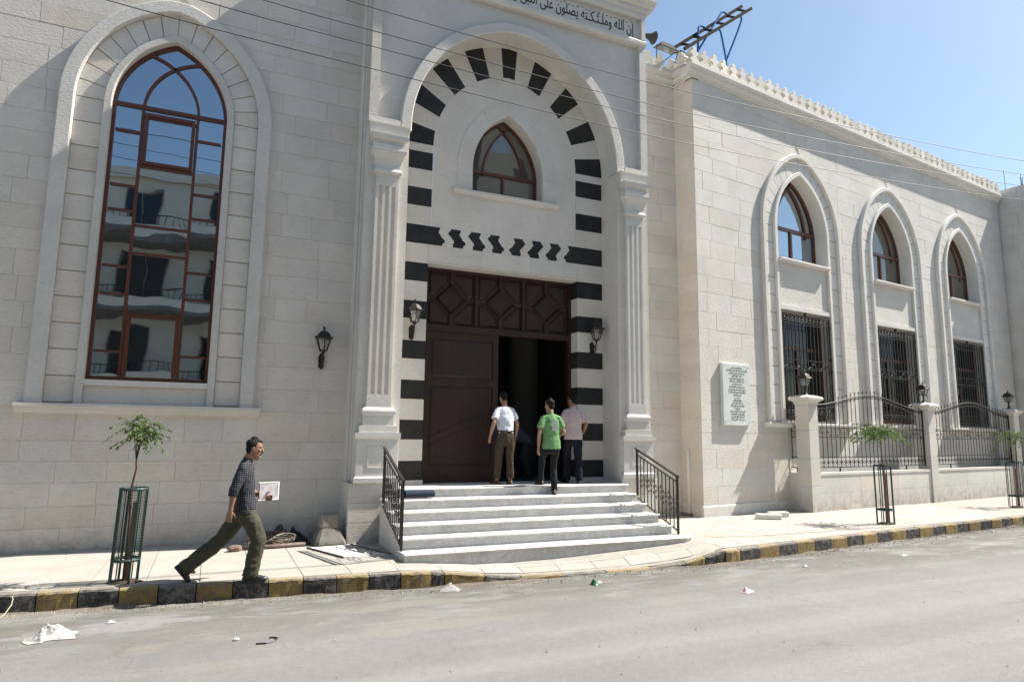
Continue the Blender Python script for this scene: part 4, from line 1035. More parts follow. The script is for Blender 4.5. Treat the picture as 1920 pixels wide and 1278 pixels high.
# vowel marks above the line: short slanted strokes and small loops
vm = random.Random(2)
for k in range(26):
    x = 2.72-k*0.105+vm.uniform(-.02,.02); z = ZT+0.235+vm.uniform(-.015,.03)
    m = MB()
    if k % 5 == 3: m.tube([(x+0.018*math.cos(q),YT,z+0.02*math.sin(q)) for q in [i*0.8 for i in range(7)]]+[(x-0.02,YT,z-0.03)], 0.005, 4)
    elif k % 7 == 2: m.tube([(x-.03,YT,z+.012),(x-.022,YT,z-.012),(x-.005,YT,z+.010),(x+.006,YT,z-.012),(x+.024,YT,z+.015)], 0.005, 4)
    else: m.tube([(x-0.026,YT,z-0.008),(x+0.026,YT,z+0.012)], 0.0055, 4)
    m.build('vowel_mark', M['letters'], portal)

# marble plaque on the wing
pq = thing('marble_plaque', 'white marble plaque with many lines of black writing on the side wing', 'plaque', wl(1.165,-0.005,2.09), WA)
m = MB(); m.block(-0.495,0.495,-0.495,0.495,0.0,1.49,-0.085,0.0,0.008); m.build('slab', simple('plaque_marble', (0.62,0.645,0.62), 0.35, var=0.12, vscale=3), pq)
LN = [('بسم الله الرحمن الرحيم',.40),('وأن المساجد لله فلا تدعوا مع الله أحدا',.74),('في عهد السيد الرئيس المناضل',.56),('بشار حافظ الأسد',.36),('رئيس الجمهورية العربية السورية',.52),('وزير الأوقاف ومحافظ',.52),('محمد عبد الستار السيد',.38),('وبحضور السيد محافظ المدينة',.54),('جمع من أهل الخير والمحسنين',.62),('تم افتتاح الجامع والاحتفال به',.62),('في يوم الجمعة',.28),('رجب',.22),('جامع السلطان',.32),('من قبل أهل الحي',.42),('والمحسنين جزاهم الله',.48),('خير الجزاء',.18),('الدراسة الهندسية',.54),('الإشراف والتنفيذ',.48),('لجنة الجامع',.46),('سنة البناء',.48)]
for i, (s_, w_) in enumerate(LN):
    z = 1.375-i*0.0655; b = 0.0016 if i in (3,12) else 0.0008
    put_text('writing', pq, s_, w_/2+0.01, -0.088, z, 0.050, w_, bold=b*0.5, depth=0.002)
for x in (-0.43,0.43):
    for z in (0.08,1.42): MB().lathe([(0.012,0),(0.012,0.006)], (x,-0.09,z), 8).build('fixing', M['bronze'], pq)

# ------------------------------------------------------------------ stair railings
def railing(x, label):
    t = thing('stair_railing', label, 'railing', (x,0,0), 0, 'railings of the marble steps')
    ya, yb, za, zb = 9.58, 10.78, 1.13, 1.565
    top = lambda y: za+(zb-za)*(y-ya)/(yb-ya)
    MB().bar((0,ya-0.03,top(ya)-.01),(0,yb+0.05,top(yb)+0.015),0.042,0.028).build('handrail', M['iron'], t)
    low = lambda y: 0.20+(0.66-0.20)*(y-ya)/(yb-ya)
    MB().bar((0,ya,top(ya)-0.10),(0,yb,top(yb)-0.10),0.022).build('rail', M['iron'], t)
    MB().bar((0,ya,low(ya)),(0,yb,low(yb)),0.022).build('rail', M['iron'], t)
    MB().bar((0,ya,0.147),(0,ya,top(ya)),0.032).build('post', M['iron'], t)
    MB().bar((0,yb,0.70),(0,yb,top(yb)),0.032).build('post', M['iron'], t)
    for k in range(1, 11):
        y = ya+(yb-ya)*k/11; MB().bar((0,y,low(y)),(0,y,top(y)-0.10),0.014).build('baluster', M['iron'], t)
        if k % 2:
            zc = (low(y)+top(y))/2-0.05
            for dz in (-0.10,0.0,0.10):
                for sg in (-1,1):
                    m = MB(); m.tube([(0, y+sg*(0.045-0.035*math.cos(a)), zc+dz+0.035*math.sin(a)*(1 if dz <= 0 else -1)) for a in [i*0.75 for i in range(7)]], 0.006, 4)
                    m.sphere((0,y+sg*0.062,zc+dz),0.012,n=6,m=4); m.build('scroll', M['iron'], t)
    return t
railing(2.59, 'black iron stair railing on the left side of the marble steps')
railing(7.47, 'black iron stair railing on the right side, near the drain pipe')

# ------------------------------------------------------------------ lanterns
def lantern_body(t, z0, rb, rt, h, n, yc=0.0, rot=0.0, sc=1.0):
    cs = lambda r_, z: [(r_*math.cos(rot+2*math.pi*k/n), yc+r_*math.sin(rot+2*math.pi*k/n), z) for k in range(n)]
    lo, hi = cs(rb, z0), cs(rt, z0+h)
    for k in range(n):
        MB().tube([lo[k],hi[k]], 0.010*sc, 4).build('strut', M['bronze'], t)
        q = MB(); j = (k+1)%n; q.add([Vector(lo[k])*1.0, lo[j], hi[j], hi[k]], [(0,1,2,3)]); q.build('pane', M['lglass'], t)
    m = MB(); m.tube(lo, 0.011*sc, 4, True); m.lathe([(rb*0.9,-0.012),(rb*0.9,0.0)], (0,yc,z0), n, rot); m.build('base_ring', M['bronze'], t)
    m = MB(); m.tube(hi, 0.013*sc, 4, True); m.build('top_ring', M['bronze'], t)
    zt = z0+h
    MB().lathe([(rt*1.18,0.0),(rt*1.22,0.015),(rt*1.0,0.035),(rt*0.86,0.075),(rt*0.62,0.11),(rt*0.32,0.135),(rt*0.2,0.14)], (0,yc,zt), n, rot).build('roof', M['bronze'], t)
    MB().lathe([(0.02,0.0),(0.012,0.02),(0.024,0.04),(0.026,0.055),(0.014,0.075),(0.004,0.085)], (0,yc,zt+0.137), 8).build('finial', M['bronze'], t)
    for p in cs(rt*1.2, zt):
        MB().lathe([(0.010,0.0),(0.014,0.012),(0.004,0.045)], p, 5).build('spike', M['bronze'], t)
    MB().lathe([(0.018,0.0),(0.022,0.03),(0.03,0.05),(0.034,0.085),(0.02,0.12),(0.006,0.13)], (0,yc,z0+0.01), 8).build('bulb', M['bulb'], t)
def wall_lantern(loc, label):
    t = thing('wall_lantern', label, 'lantern', loc, 0, 'wall lanterns of the mosque front')
    MB().prism([(-0.045,-0.28),(0.0,-0.32),(0.045,-0.28),(0.05,-0.08),(0.0,-0.02),(-0.05,-0.08)], -0.025, 0.0).build('wall_plate', M['bronze'], t)
    m = MB(); m.tube([(0,-0.02,-0.24),(0,-0.07,-0.27),(0,-0.13,-0.25),(0,-0.17,-0.18),(0,-0.175,-0.12),(0,-0.19,-0.06),(0,-0.20,-0.01)], 0.018, 6)
    m.tube([(0,-0.02,-0.10),(0,-0.07,-0.08),(0,-0.12,-0.12),(0,-0.10,-0.17),(0,-0.06,-0.15)], 0.010, 5); m.build('bracket', M['bronze'], t)
    m = MB(); m.lathe([(0.02,-0.05),(0.035,-0.035),(0.03,-0.02),(0.06,0.0)], (0,-0.20,0), 8); m.build('cup', M['bronze'], t)
    lantern_body(t, 0.0, 0.068, 0.132, 0.21, 6, -0.20, R(30))
    return t
wall_lantern((1.70,HY,3.23), 'dark wall lantern on the left wall beside the tall window')
wall_lantern((3.31,PY,3.86), 'dark wall lantern on the striped jamb left of the door')
wall_lantern((7.24,PY,3.80), 'dark wall lantern on the striped jamb right of the door')

# ------------------------------------------------------------------ fence before the wing
fw_ = thing('fence_wall', 'low stone wall carrying the iron fence before the side wing', 'wall', WC, WA)
for a, b in ((3.54,8.97),(9.36,14.65),(15.03,16.6)):
    n = 3 if b-a > 3 else 1
    for k in range(n):
        x0, x1 = a+(b-a)*k/n, a+(b-a)*(k+1)/n
        for za, zb in ((-0.05,0.44),(0.44,0.885)): MB().block(x0+.002,x1-.002,x0+.002,x1-.002,za,zb-.003,-0.585,-0.36,0.005).build('wall_stone', M['fencestone'], fw_)
    MB().box(a,b,-0.60,-0.34,0.885,0.95).build('coping', M['fencestone'], fw_)
for za, zb in ((-0.05,0.44),(0.44,0.885)):
    m = MB(); m.box(3.20,3.50,-0.25,0.0,za,zb-.003); m.build('wall_stone', M['fencestone'], fw_)
MB().box(3.185,3.515,-0.249,-0.002,0.885,0.95).build('coping', M['fencestone'], fw_)
PIL = [(3.17,'nearest the portal'),(8.97,'between the two iron fence panels'),(14.65,'at the right edge of the picture')]
for u0, where in PIL:
    t = thing('fence_pillar', 'square pale stone fence pillar with moulded cap, '+where, 'pillar', wl(u0+0.187,-0.435), WA, 'fence pillars')
    for za, zb in ((-0.05,0.62),(0.62,1.3),(1.3,2.0),(2.0,2.64)):
        m = MB(); h = 0.187; c = 0.008
        o4 = lambda q, z: [(-q,-q,z),(q,-q,z),(q,q,z),(-q,q,z)]
        v = o4(h-c,za+.002)+o4(h,za+.002+c)+o4(h,zb-.002-c)+o4(h-c,zb-.002)
        m.add(v, [(i*4+k,i*4+(k+1)%4,(i+1)*4+(k+1)%4,(i+1)*4+k) for i in range(3) for k in range(4)]+[(3,2,1,0),(12,13,14,15)])
        m.build('pillar_stone', M['fencestone'], t)
    m = MB(); prf = [(0.188,2.64),(0.20,2.66),(0.205,2.70),(0.25,2.745),(0.285,2.76),(0.30,2.775),(0.30,2.825),(0.27,2.845),(0.15,2.885),(0.10,2.89)]
    for q, z in prf: m.v += [(-q,-q,z),(q,-q,z),(q,q,z),(-q,q,z)]
    m.f += [(i*4+k,i*4+(k+1)%4,(i+1)*4+(k+1)%4,(i+1)*4+k) for i in range(len(prf)-1) for k in range(4)]+[tuple((len(prf)-1)*4+k for k in range(4))]
    m.build('cap', M['fencestone'], t)
    L = thing('post_lantern', 'bronze post lantern on top of the fence pillar '+where, 'lantern', wl(u0+0.187,-0.435,2.888), WA, 'lanterns on the fence pillars')
    MB().lathe([(0.085,0.0),(0.085,0.012),(0.06,0.03),(0.032,0.09),(0.026,0.16),(0.04,0.18),(0.024,0.20),(0.03,0.225),(0.075,0.235)], (0,0,0), 8).build('stem', M['bronze'], L)
    lantern_body(L, 0.235, 0.085, 0.155, 0.19, 4, 0.0, R(45), 1.1)
def scroll_pts(cx, cz, r_, sg, sz=1, turns=3.6):
    return [(cx+sg*(r_*(1-0.72*q/14))*math.cos(q/14*turns*math.pi/2)-sg*r_*0.3, 0.0, cz+sz*(r_*(1-0.72*q/14))*math.sin(q/14*turns*math.pi/2)) for q in range(15)]
def fence_panel(u0, u1, where):
    t = thing('fence_panel', 'iron fence panel with spear tips '+where, 'fence', wl(u0,-0.47), WA, 'iron fence panels')
    Lw = u1-u0; n = max(2, round(Lw/0.19)); st = Lw/n
    crest = lambda x: 2.66+(0.34*(math.sin(math.pi*x/Lw)**2) if Lw > 2 else 0)
    zb, z1, z2, z3 = 1.07, 1.33, 1.84, 2.08
    for z in (zb, z1, z2, z3): MB().bar((0.03,0,z),(Lw-0.03,0,z),0.022,0.012).build('rail', M['iron'], t)
    m = MB(); m.tube([(Lw*i/24,0,crest(Lw*i/24)) for i in range(25)], 0.016, 5); m.build('crest_rail', M['iron'], t)
    for x in (0.03, Lw-0.03): MB().bar((x,0,zb-0.03),(x,0,crest(x)),0.035).build('stile', M['iron'], t)
    for x in (Lw*0.2, Lw*0.8): MB().bar((x,0,0.955),(x,0,zb),0.03).build('foot', M['iron'], t)
    for k in range(1, n):
        x = k*st; tip = crest(x)+0.10
        m = MB(); m.bar((x,0,zb),(x,0,tip-0.04),0.014); m.lathe([(0.007,0.0),(0.017,0.012),(0.013,0.03),(0.002,0.065)], (x,0,tip-0.04), 5); m.build('bar', M['iron'], t)
    for k in range(n):
        x = (k+0.5)*st; zc = (zb+z1)/2
        m = MB(); m.tube(scroll_pts(x-0.012,zc,0.062,1), 0.008, 4); m.tube(scroll_pts(x+0.012,zc,0.062,-1,-1), 0.008, 4); m.build('scroll', M['iron'], t)
        zc = crest(x)-0.08
        m = MB(); m.tube(scroll_pts(x-0.012,zc,0.06,1), 0.007, 4); m.tube(scroll_pts(x+0.012,zc,0.06,-1), 0.007, 4); m.build('scroll', M['iron'], t)
    nm = max(1, round(Lw/0.85))
    for k in range(nm):
        x = (k+0.5)*Lw/nm; zc = z2+0.09
        m = MB(); m.tube(scroll_pts(x-0.05,zc,0.075,1), 0.008, 4); m.tube(scroll_pts(x+0.05,zc,0.075,-1), 0.008, 4)
        m.tube([(x-0.30,0,z2+.02),(x-0.20,0,z2+.10),(x-0.12,0,z3-.02)], 0.008, 4); m.tube([(x+0.30,0,z2+.02),(x+0.20,0,z2+.10),(x+0.12,0,z3-.02)], 0.008, 4)
        m.sphere((x-0.31,0,z2+.04),0.018,n=6,m=4); m.sphere((x+0.31,0,z2+.04),0.018,n=6,m=4); m.build('scroll', M['iron'], t)
    return t
fence_panel(3.56, 8.95, 'between the first and second pillar')
fence_panel(9.38, 14.63, 'between the second and third pillar')
t = fence_panel(0.0, 0.42, 'on the short return beside the first pillar'); t.location = wl(3.35,-0.24); t.rotation_euler = (0,0,WA+R(90))
t.location = wl(3.30,-0.52+0.28); 

# ------------------------------------------------------------------ saplings in guards
def leaf_mat():
    m, t_, b = new_mat('sapling_leaf'); g_ = N(t_)
    c = g_.ramp(g_.noise(g_.coord(), 14, 2, 0.5), [(0.3,(0.06,0.11,0.028)),(0.7,(0.17,0.24,0.075))])
    g_.link(c, b.inputs['Base Color']); b.inputs['Roughness'].default_value = 0.5; b.inputs['Specular IOR Level'].default_value = 0.35
    b.inputs['Subsurface Weight'].default_value = 0.0
    tr = g_.node('ShaderNodeBsdfTranslucent'); g_.link(c, tr.inputs[0]); mx = g_.node('ShaderNodeMixShader'); mx.inputs[0].default_value = 0.3
    g_.link(b.outputs[0], mx.inputs[1]); g_.link(tr.outputs[0], mx.inputs[2]); g_.link(mx.outputs[0], t_.nodes['Material Output'].inputs[0]); return m
M['leaf'] = leaf_mat()
M['bark'] = simple('bark', (0.10,0.055,0.038), 0.85, var=0.4, vscale=25, bump=0.5, bscale=60)
M['stake'] = simple('wood_stake', (0.16,0.10,0.06), 0.85, var=0.3, vscale=12)
M['soil'] = simple('soil', (0.06,0.04,0.028), 0.95, var=0.5, vscale=18, bump=1.0, bscale=40)
def sapling(loc, label, seed, trunk, crown_r, crown_h, nleaf, fork, flat=False, skew=(0,0)):
    t = thing('sapling', label, 'tree', loc, 0, 'street saplings'); rr = random.Random(seed)
    m = MB(); m.tube(trunk, 0.016, 7, rs=[0.019-0.009*i/(len(trunk)-1) for i in range(len(trunk))])
    top = Vector(trunk[-1]); br = []
    for k in range(fork):
        a = 2*math.pi*k/fork+rr.uniform(-.5,.5); L = rr.uniform(0.6,1.0)
        p1 = top+Vector((math.cos(a)*0.03,math.sin(a)*0.03,crown_h*0.35*L)); p2 = top+Vector((math.cos(a)*crown_r*0.30*L+skew[0]*0.3,math.sin(a)*crown_r*0.30*L,crown_h*(0.55+0.45*rr.random())))
        m.tube([top,p1,p2], 0.006, 5, rs=[0.007,0.005,0.0025]); br.append((p1,p2))
    m.build('trunk', M['bark'], t, smooth=True)
    c = MB()
    for k in range(nleaf):                       # pinnate leaves, uneven in length, lift and droop
        b0, b1 = br[k%fork]; s0 = b0.lerp(b1, rr.uniform(0.25,1.0)**0.6); a = rr.uniform(0,6.283); L = rr.uniform(0.35,1.0)*crown_r
        d = Vector((math.cos(a)+skew[0],math.sin(a)+skew[1],rr.uniform(-0.1,0.35) if flat else rr.uniform(-0.3,1.0))).normalized(); pts = []
        dp = rr.uniform(0.25,0.7)
        for i in range(8): q = i/7; pts.append(s0+d*(L*q)+Vector((0,0,-dp*L*q*q)))
        c.tube(pts, 0.0022, 3)
        for i in range(2, 8):
            if rr.random() < 0.16: continue
            tn = (pts[i]-pts[i-1]).normalized(); sd = tn.cross(Vector((0,0,1)))
            if sd.length < .1: sd = Vector((1,0,0))
            sd.normalize()
            for sg in (-1,1,0.6) if i < 7 else (-1,1,-.5,.5):
                ln = rr.uniform(0.03,0.07)*(1.0 if abs(sg) == 1 else 0.75)*(1.45 if flat else 1.0); dr = (sd*(1 if sg > 0 else -1)*rr.uniform(0.4,1)+tn*rr.uniform(0.3,1.2)+Vector((0,0,rr.uniform(-1.0,0.15)))).normalized()
                w = dr.cross(Vector((rr.gauss(0,.6),rr.gauss(0,.6),1))).normalized()*ln*0.21; p = pts[i]+tn*rr.uniform(-.02,.02)
                up = dr.cross(w).normalized()*ln*0.07
                c.add([p, p+dr*ln*0.45+w-up, p+dr*ln, p+dr*ln*0.45-w-up, p+dr*ln*0.5+up], [(0,1,4),(1,2,4),(2,3,4),(3,0,4)])
    c.build('crown', M['leaf'], t)
    return t
def guard(loc, label, r_, h, mesh, tilt, mat='green_iron'):
    t = thing('tree_guard', label, 'tree guard', loc, 0, 'tree guards on the pavement'); tx = tilt
    at = lambda a, z: (r_*math.cos(a)+tx*z, r_*math.sin(a), z)
    for k in range(4):
        a = R(25+90*k); MB().bar(at(a,0),at(a,h),0.026,0.010).build('leg', M[mat], t)
        a2 = a+R(38); MB().bar(at(a2,0.0),at(a2,h),0.014).build('rod', M[mat], t)
    for z in (h, 0.27*h/1.1):
        m = MB(); m.tube([at(2*math.pi*i/24, z) for i in range(24)], 0.009, 4, True, flat=2.0); m.build('hoop', M[mat], t)
    if mesh:
        m = MB()
        for i in range(40): a = 2*math.pi*i/40; m.tube([at(a,0.20+0.08*(i*7%5)/5),at(a,h)], 0.0017, 3)
        z = 0.30
        while z < h: m.tube([at(2*math.pi*i/20,z) for i in range(20)], 0.0017, 3, True); z += 0.032
        o = m.build('wire_mesh', M[mat], t); o['kind'] = 'stuff'
    MB().bar((0.03+tx*.0,-0.03,0),(0.03+tx*1.0,-0.03,h*0.86),0.045).build('stake', M['stake'], t)
    s = MB(); n_ = 14
    rr = random.Random(int(h*1000))
    ring_ = [(1.25*r_*math.cos(2*math.pi*i/n_)*rr.uniform(.85,1.15), 0.8*r_*math.sin(2*math.pi*i/n_)*rr.uniform(.85,1.15), 0.006) for i in range(n_)]
    mid = [(p[0]*0.6,p[1]*0.6,0.02+rr.uniform(0,0.02)) for p in ring_]
    s.add(ring_+mid+[(0,0,0.03)], [(i,(i+1)%n_,(i+1)%n_+n_,i+n_) for i in range(n_)]+[(i+n_,(i+1)%n_+n_,2*n_) for i in range(n_)])
    s.build('soil_patch', M['soil'], t)
    return t
guard((-0.84,9.47,0.003), 'green wire mesh tree guard round the leftmost sapling', 0.155, 1.10, True, 0.03)
sapling((-0.84,9.47,0.003), 'leafy young tree growing out of the green mesh guard', 3, [(0.0,0.02,0.0),(0.01,0.02,0.7),(0.0,0.01,1.1),(0.035,0.0,1.35),(0.025,0.0,1.43)], 0.37, 0.62, 60, 5, False, (0.12,0))
guard((13.40,10.11,0.003), 'open green iron tree guard before the first fence panel', 0.17, 1.24, False, -0.01)
sapling((13.40,10.11,0.003), 'thin sapling with a flat leafy top before the first fence panel', 5, [(0.03,0,0),(0.02,0,0.8),(0.0,0,1.4),(0.0,0,1.78)], 0.62, 0.36, 66, 6, True)
guard((20.36,11.36,0.003), 'green iron tree guard cut by the right edge of the picture', 0.19, 1.22, False, 0.0)
sapling((20.36,11.36,0.003), 'young tree with drooping leaves at the right edge before the third pillar', 7, [(0.05,0,0),(0.1,0,0.9),(0.17,0,1.5),(0.15,0,1.65)], 0.70, 0.50, 60, 5)

# ------------------------------------------------------------------ small things by the wall
bo = MB(); sq = lambda q, z, k=0.8: [(q*x, q*y, z) for x, y in ((-1,-k),(-k,-1),(k,-1),(1,-k),(1,k),(k,1),(-k,1),(-1,k))]
def stack(rows):
    m = MB()
    for r_ in rows: m.v += r_
    for i in range(len(rows)-1):
        for k in range(8): m.f.append((i*8+k,i*8+(k+1)%8,(i+1)*8+(k+1)%8,(i+1)*8+k))
    m.f.append(tuple(range((len(rows)-1)*8,len(rows)*8))); return m
bt = thing('concrete_bollard', 'rough grey concrete bollard with flared foot against the wall', 'bollard', (1.86,11.52,0), R(8))
stack([sq(.255,0),sq(.26,.03),sq(.25,.07),sq(.19,.20),sq(.155,.27)]).build('foot', M['concrete'], bt)
stack([sq(.150,.27),sq(.158,.30),sq(.152,.42),sq(.145,.475),sq(.12,.487)]).build('head', simple('pale_concrete', (0.25,0.225,0.19), 0.9, var=0.3, vscale=9, bump=1.0, bscale=30), bt)
bd = thing('tarp_bundle', 'pile of black sheeting and brown rolls lying against the wall', 'bundle', (1.0,11.62,0))
rr = random.Random(9)
def crumple(w, d, h, nx_, ny_, seed, amp, f):
    m = MB()
    for i in range(nx_+1):
        for j in range(ny_+1):
            x = (i/nx_-.5)*w; y = (j/ny_-.5)*d; e = (1-(2*i/nx_-1)**2)*(1-(2*j/ny_-1)**2)
            p = Vector((x*f,y*f,seed)); q = noise.noise(p)+0.6*abs(noise.noise(p*2.3))+0.3*noise.noise(p*5)
            m.v.append((x+amp*0.4*noise.noise(p+Vector((9,0,0))), y+amp*0.4*noise.noise(p+Vector((0,9,0))), max(0.003, h*e*(0.6+0.8*q)+0.004)))
    for i in range(nx_):
        for j in range(ny_): a = i*(ny_+1)+j; m.f.append((a,a+ny_+1,a+ny_+2,a+1))
    return m
M['black_sheet'] = simple('black_sheeting', (0.012,0.012,0.013), 0.45)
M['brown_roll'] = simple('brown_felt', (0.085,0.062,0.045), 0.9, var=0.3, vscale=10)
o = crumple(0.9,0.5,0.27,34,20,2.0,0.08,5).build('black_sheet', M['black_sheet'], bd); o.location = (0.18,0.10,0)
for k, (x, y, z, L, a, r_) in enumerate(((-.12,-.12,.14,.5,-8,.05),(-.05,-.18,.06,.62,-4,.055),(.02,-.05,.20,.42,-14,.04))):
    MB().tube([(x-L/2*math.cos(R(a)),y+L/2*math.sin(R(a))*.4,z),(x+L/2*math.cos(R(a)),y-L/2*math.sin(R(a))*.4,z+0.01)], r_, 9).build('felt_roll', M['brown_roll'], bd)
for k in range(3):
    c = (0.13+k*.03,-0.22,0.10+0.03*k); m = MB()
    m.tube([(c[0]+(0.20-.02*k)*math.cos(q*.42),c[1]-0.03*math.sin(q*1.3),c[2]+(0.045)*math.sin(q*.42)+0.01) for q in range(15)], 0.008, 5, True); m.build('rope_loop', simple('rope%d'%k, (0.36,0.31,0.25), 0.85), bd)
pb = MB(); pb.tube([(0.56,11.32,0.035),(1.05,11.33,0.035),(1.50,11.40,0.04)], 0.032, 8); tag(pb.build('rusty_pipe', simple('rusty_pipe_mat', (0.17,0.125,0.10), 0.7, var=0.4, vscale=14), smooth=True), 'long rusty grey pipe lying on the pavement before the black sheeting', 'pipe')
rk = MB(); rk.sphere((0,0,0.04),0.11,0.08,0.05,12,8)
for i, v in enumerate(rk.v): p = Vector(v); rk.v[i] = tuple(p*(1+0.35*noise.noise(p*14)))
tag(rk.build('broken_rubble', simple('rubble', (0.22,0.14,0.11), 0.9, var=0.5, vscale=12, bump=1, bscale=30), loc=(0.46,11.25,0.01)), 'lump of reddish rubble behind the walking man', 'rubble')
ls = thing('lettered_slab', 'flat stone slab with dark lettering lying on the pavement by the steps', 'slab', (0,0,0.004))
MB().slab([(1.52,11.15),(1.90,10.13),(2.56,10.13),(2.17,11.22)], 0.0, 0.012).build('stone', M['white_stone'], ls)
for a, b in (((1.50,11.15),(1.88,10.12)),((2.19,11.22),(2.58,10.13))): MB().bar((a[0],a[1],0.012),(b[0],b[1],0.012),0.03,0.014).build('edge_shadow_strip', simple('shadowed_edge%s'%a[0], (0.10,0.085,0.07), 0.8), ls)  # thin frame bars, coloured dark to include the shadow along their edges
rr = random.Random(12)
for row in range(2):
    for k in range(9):
        q = k/8; bx, by = 1.92+0.38*q+row*0.19, 11.05-0.75*q; a = rr.uniform(0,6.28)
        m = MB(); m.tube([(bx+0.05*math.cos(a+i*0.9)*(1-.09*i), by+0.06*math.sin(a+i*0.9)*(1-.09*i), 0.016) for i in range(6)], 0.009, 4, flat=0.25); m.build('letter', M['letters'], ls)
for k, (x, y, a, lb) in enumerate(((11.55,11.60,-25,'white stone block lying on the pavement, the nearer of two'),(12.10,11.85,-12,'white stone block lying on the pavement, the one by the fence pillar'))):
    m = MB(); L = 0.27-0.04*k
    m.block(-L,L,-L,L,0.0,0.11,-0.09,0.09,0.012); m.box(-L+.012,L-.012,-0.078,0.09,0.10,0.1101)
    o = m.build('stone_block', M['white_stone'], loc=(x,y,0.006)); o.rotation_euler = (0,0,R(a)); tag(o, lb, 'stone block', 'loose white blocks')
# folded mat on the top step
mt = thing('door_mat', 'dark blue mat rolled up at the left end of the top step', 'mat', (3.27,11.02,0.737))
m = MB(); pts = [(0.075*math.cos(q)*(1-q*0.045)*1.25, 0.07+0.07*math.sin(q)*(1-q*0.045)) for q in [i*0.45 for i in range(30)]]
k = len(pts)
m.v = [(-0.26,p[0],p[1]) for p in pts]+[(0.24,p[0],p[1]) for p in pts]; m.f = [(i,i+1,k+i+1,k+i) for i in range(k-1)]
m.build('roll', simple('blue_mat', (0.020,0.030,0.055), 0.95, var=0.3, vscale=40), mt, smooth=True)

# ------------------------------------------------------------------ litter on the road
RZ = -0.198
def sheet(name, label, cat, loc, w, d, h, mat, seed, rz=0.0, f=6, amp=0.05, n=18):
    o = crumple(w,d,h,n,n*2//3,seed,amp,f).build(name, mat, smooth=True, loc=(loc[0],loc[1],loc[2])); o.rotation_euler = (0,0,rz); return tag(o, label, cat)
M['white_plastic'] = simple('white_plastic', (0.42,0.405,0.385), 0.55, var=0.35, vscale=11)
sheet('plastic_bag', 'crumpled white plastic bag lying on the road at the left', 'bag', (-1.30,8.02,RZ), 0.40, 0.24, 0.12, M['white_plastic'], 4.6, R(12), 8.0, 0.16, 54)
sheet('green_wrapper', 'small green crumpled wrapper on the road before the steps', 'wrapper', (4.93,8.14,RZ), 0.13, 0.11, 0.08, simple('green_foil', (0.02,0.13,0.05), 0.35), 7.0, 0.4, 16, 0.05)
sheet('paper_scrap', 'white paper scrap beside the green wrapper', 'paper', (5.02,8.20,RZ), 0.14, 0.06, 0.03, M['white_plastic'], 8.0, 0.5, 16, 0.02)
sheet('pink_paper', 'crumpled pink and white paper on the open road', 'paper', (6.58,7.03,RZ), 0.20, 0.12, 0.06, simple('pink_paper_mat', (0.62,0.40,0.46), 0.7), 9.0, 0.3, 14, 0.04)
def clear_plastic():
    m = bpy.data.materials.new('clear_plastic'); m.use_nodes = True; t = m.node_tree; g_ = N(t); b = t.nodes['Principled BSDF']
    b.inputs['Base Color'].default_value = (0.7,0.72,0.72,1); b.inputs['Roughness'].default_value = 0.25; b.inputs['Alpha'].default_value = 0.3; return m
sheet('clear_bag', 'clear plastic bag at the foot of the lowered kerb', 'bag', (2.98,8.52,RZ), 0.24, 0.16, 0.09, clear_plastic(), 11.0, R(-30), 9, 0.08)
sheet('paper_scrap', 'flat white paper scrap on the road before the fence', 'paper', (11.2,8.14,RZ), 0.20, 0.08, 0.03, M['white_plastic'], 12.0, 0.2, 12, 0.02)
sheet('paper_scrap', 'tiny white paper scrap on the road near the painted kerb at the right', 'paper', (8.75,8.05,RZ), 0.13, 0.06, 0.02, M['white_plastic'], 13.0, 0.9, 12, 0.02)
sheet('foam_scrap', 'round white foam scrap in the gutter by the white bag', 'scrap', (-0.83,8.43,RZ), 0.09, 0.06, 0.03, M['white_plastic'], 14.0, 0.1, 12, 0.01)
o = MB(); o.tube([(0.53,7.10,RZ+.006),(0.62,7.08,RZ+.006),(0.70,7.13,RZ+.006),(0.735,7.21,RZ+.006),(0.70,7.25,RZ+.006),(0.66,7.25,RZ+.006)], 0.008, 5); tag(o.build('rubber_strip', M['black_sheet']), 'hooked strip of black rubber lying on the road', 'strip')
o = MB(); o.sphere((0.36,7.30,RZ+.012),0.03,0.02,0.014,8,5); tag(o.build('white_pebble', M['white_stone']), 'white pebble on the road below the walking man', 'pebble')
o = MB(); o.tube([(-1.93,8.92,RZ+.01),(-1.88,9.00,RZ+.05),(-1.85,9.10,RZ+.12),(-1.855,9.16,RZ+.17),(-1.875,9.19,RZ+.19)], 0.0055, 5); tag(o.build('dry_stalk', simple('dry_stalk_mat', (0.45,0.40,0.30), 0.8)), 'pale dry stalk leaning against the kerb at the left edge', 'stalk')

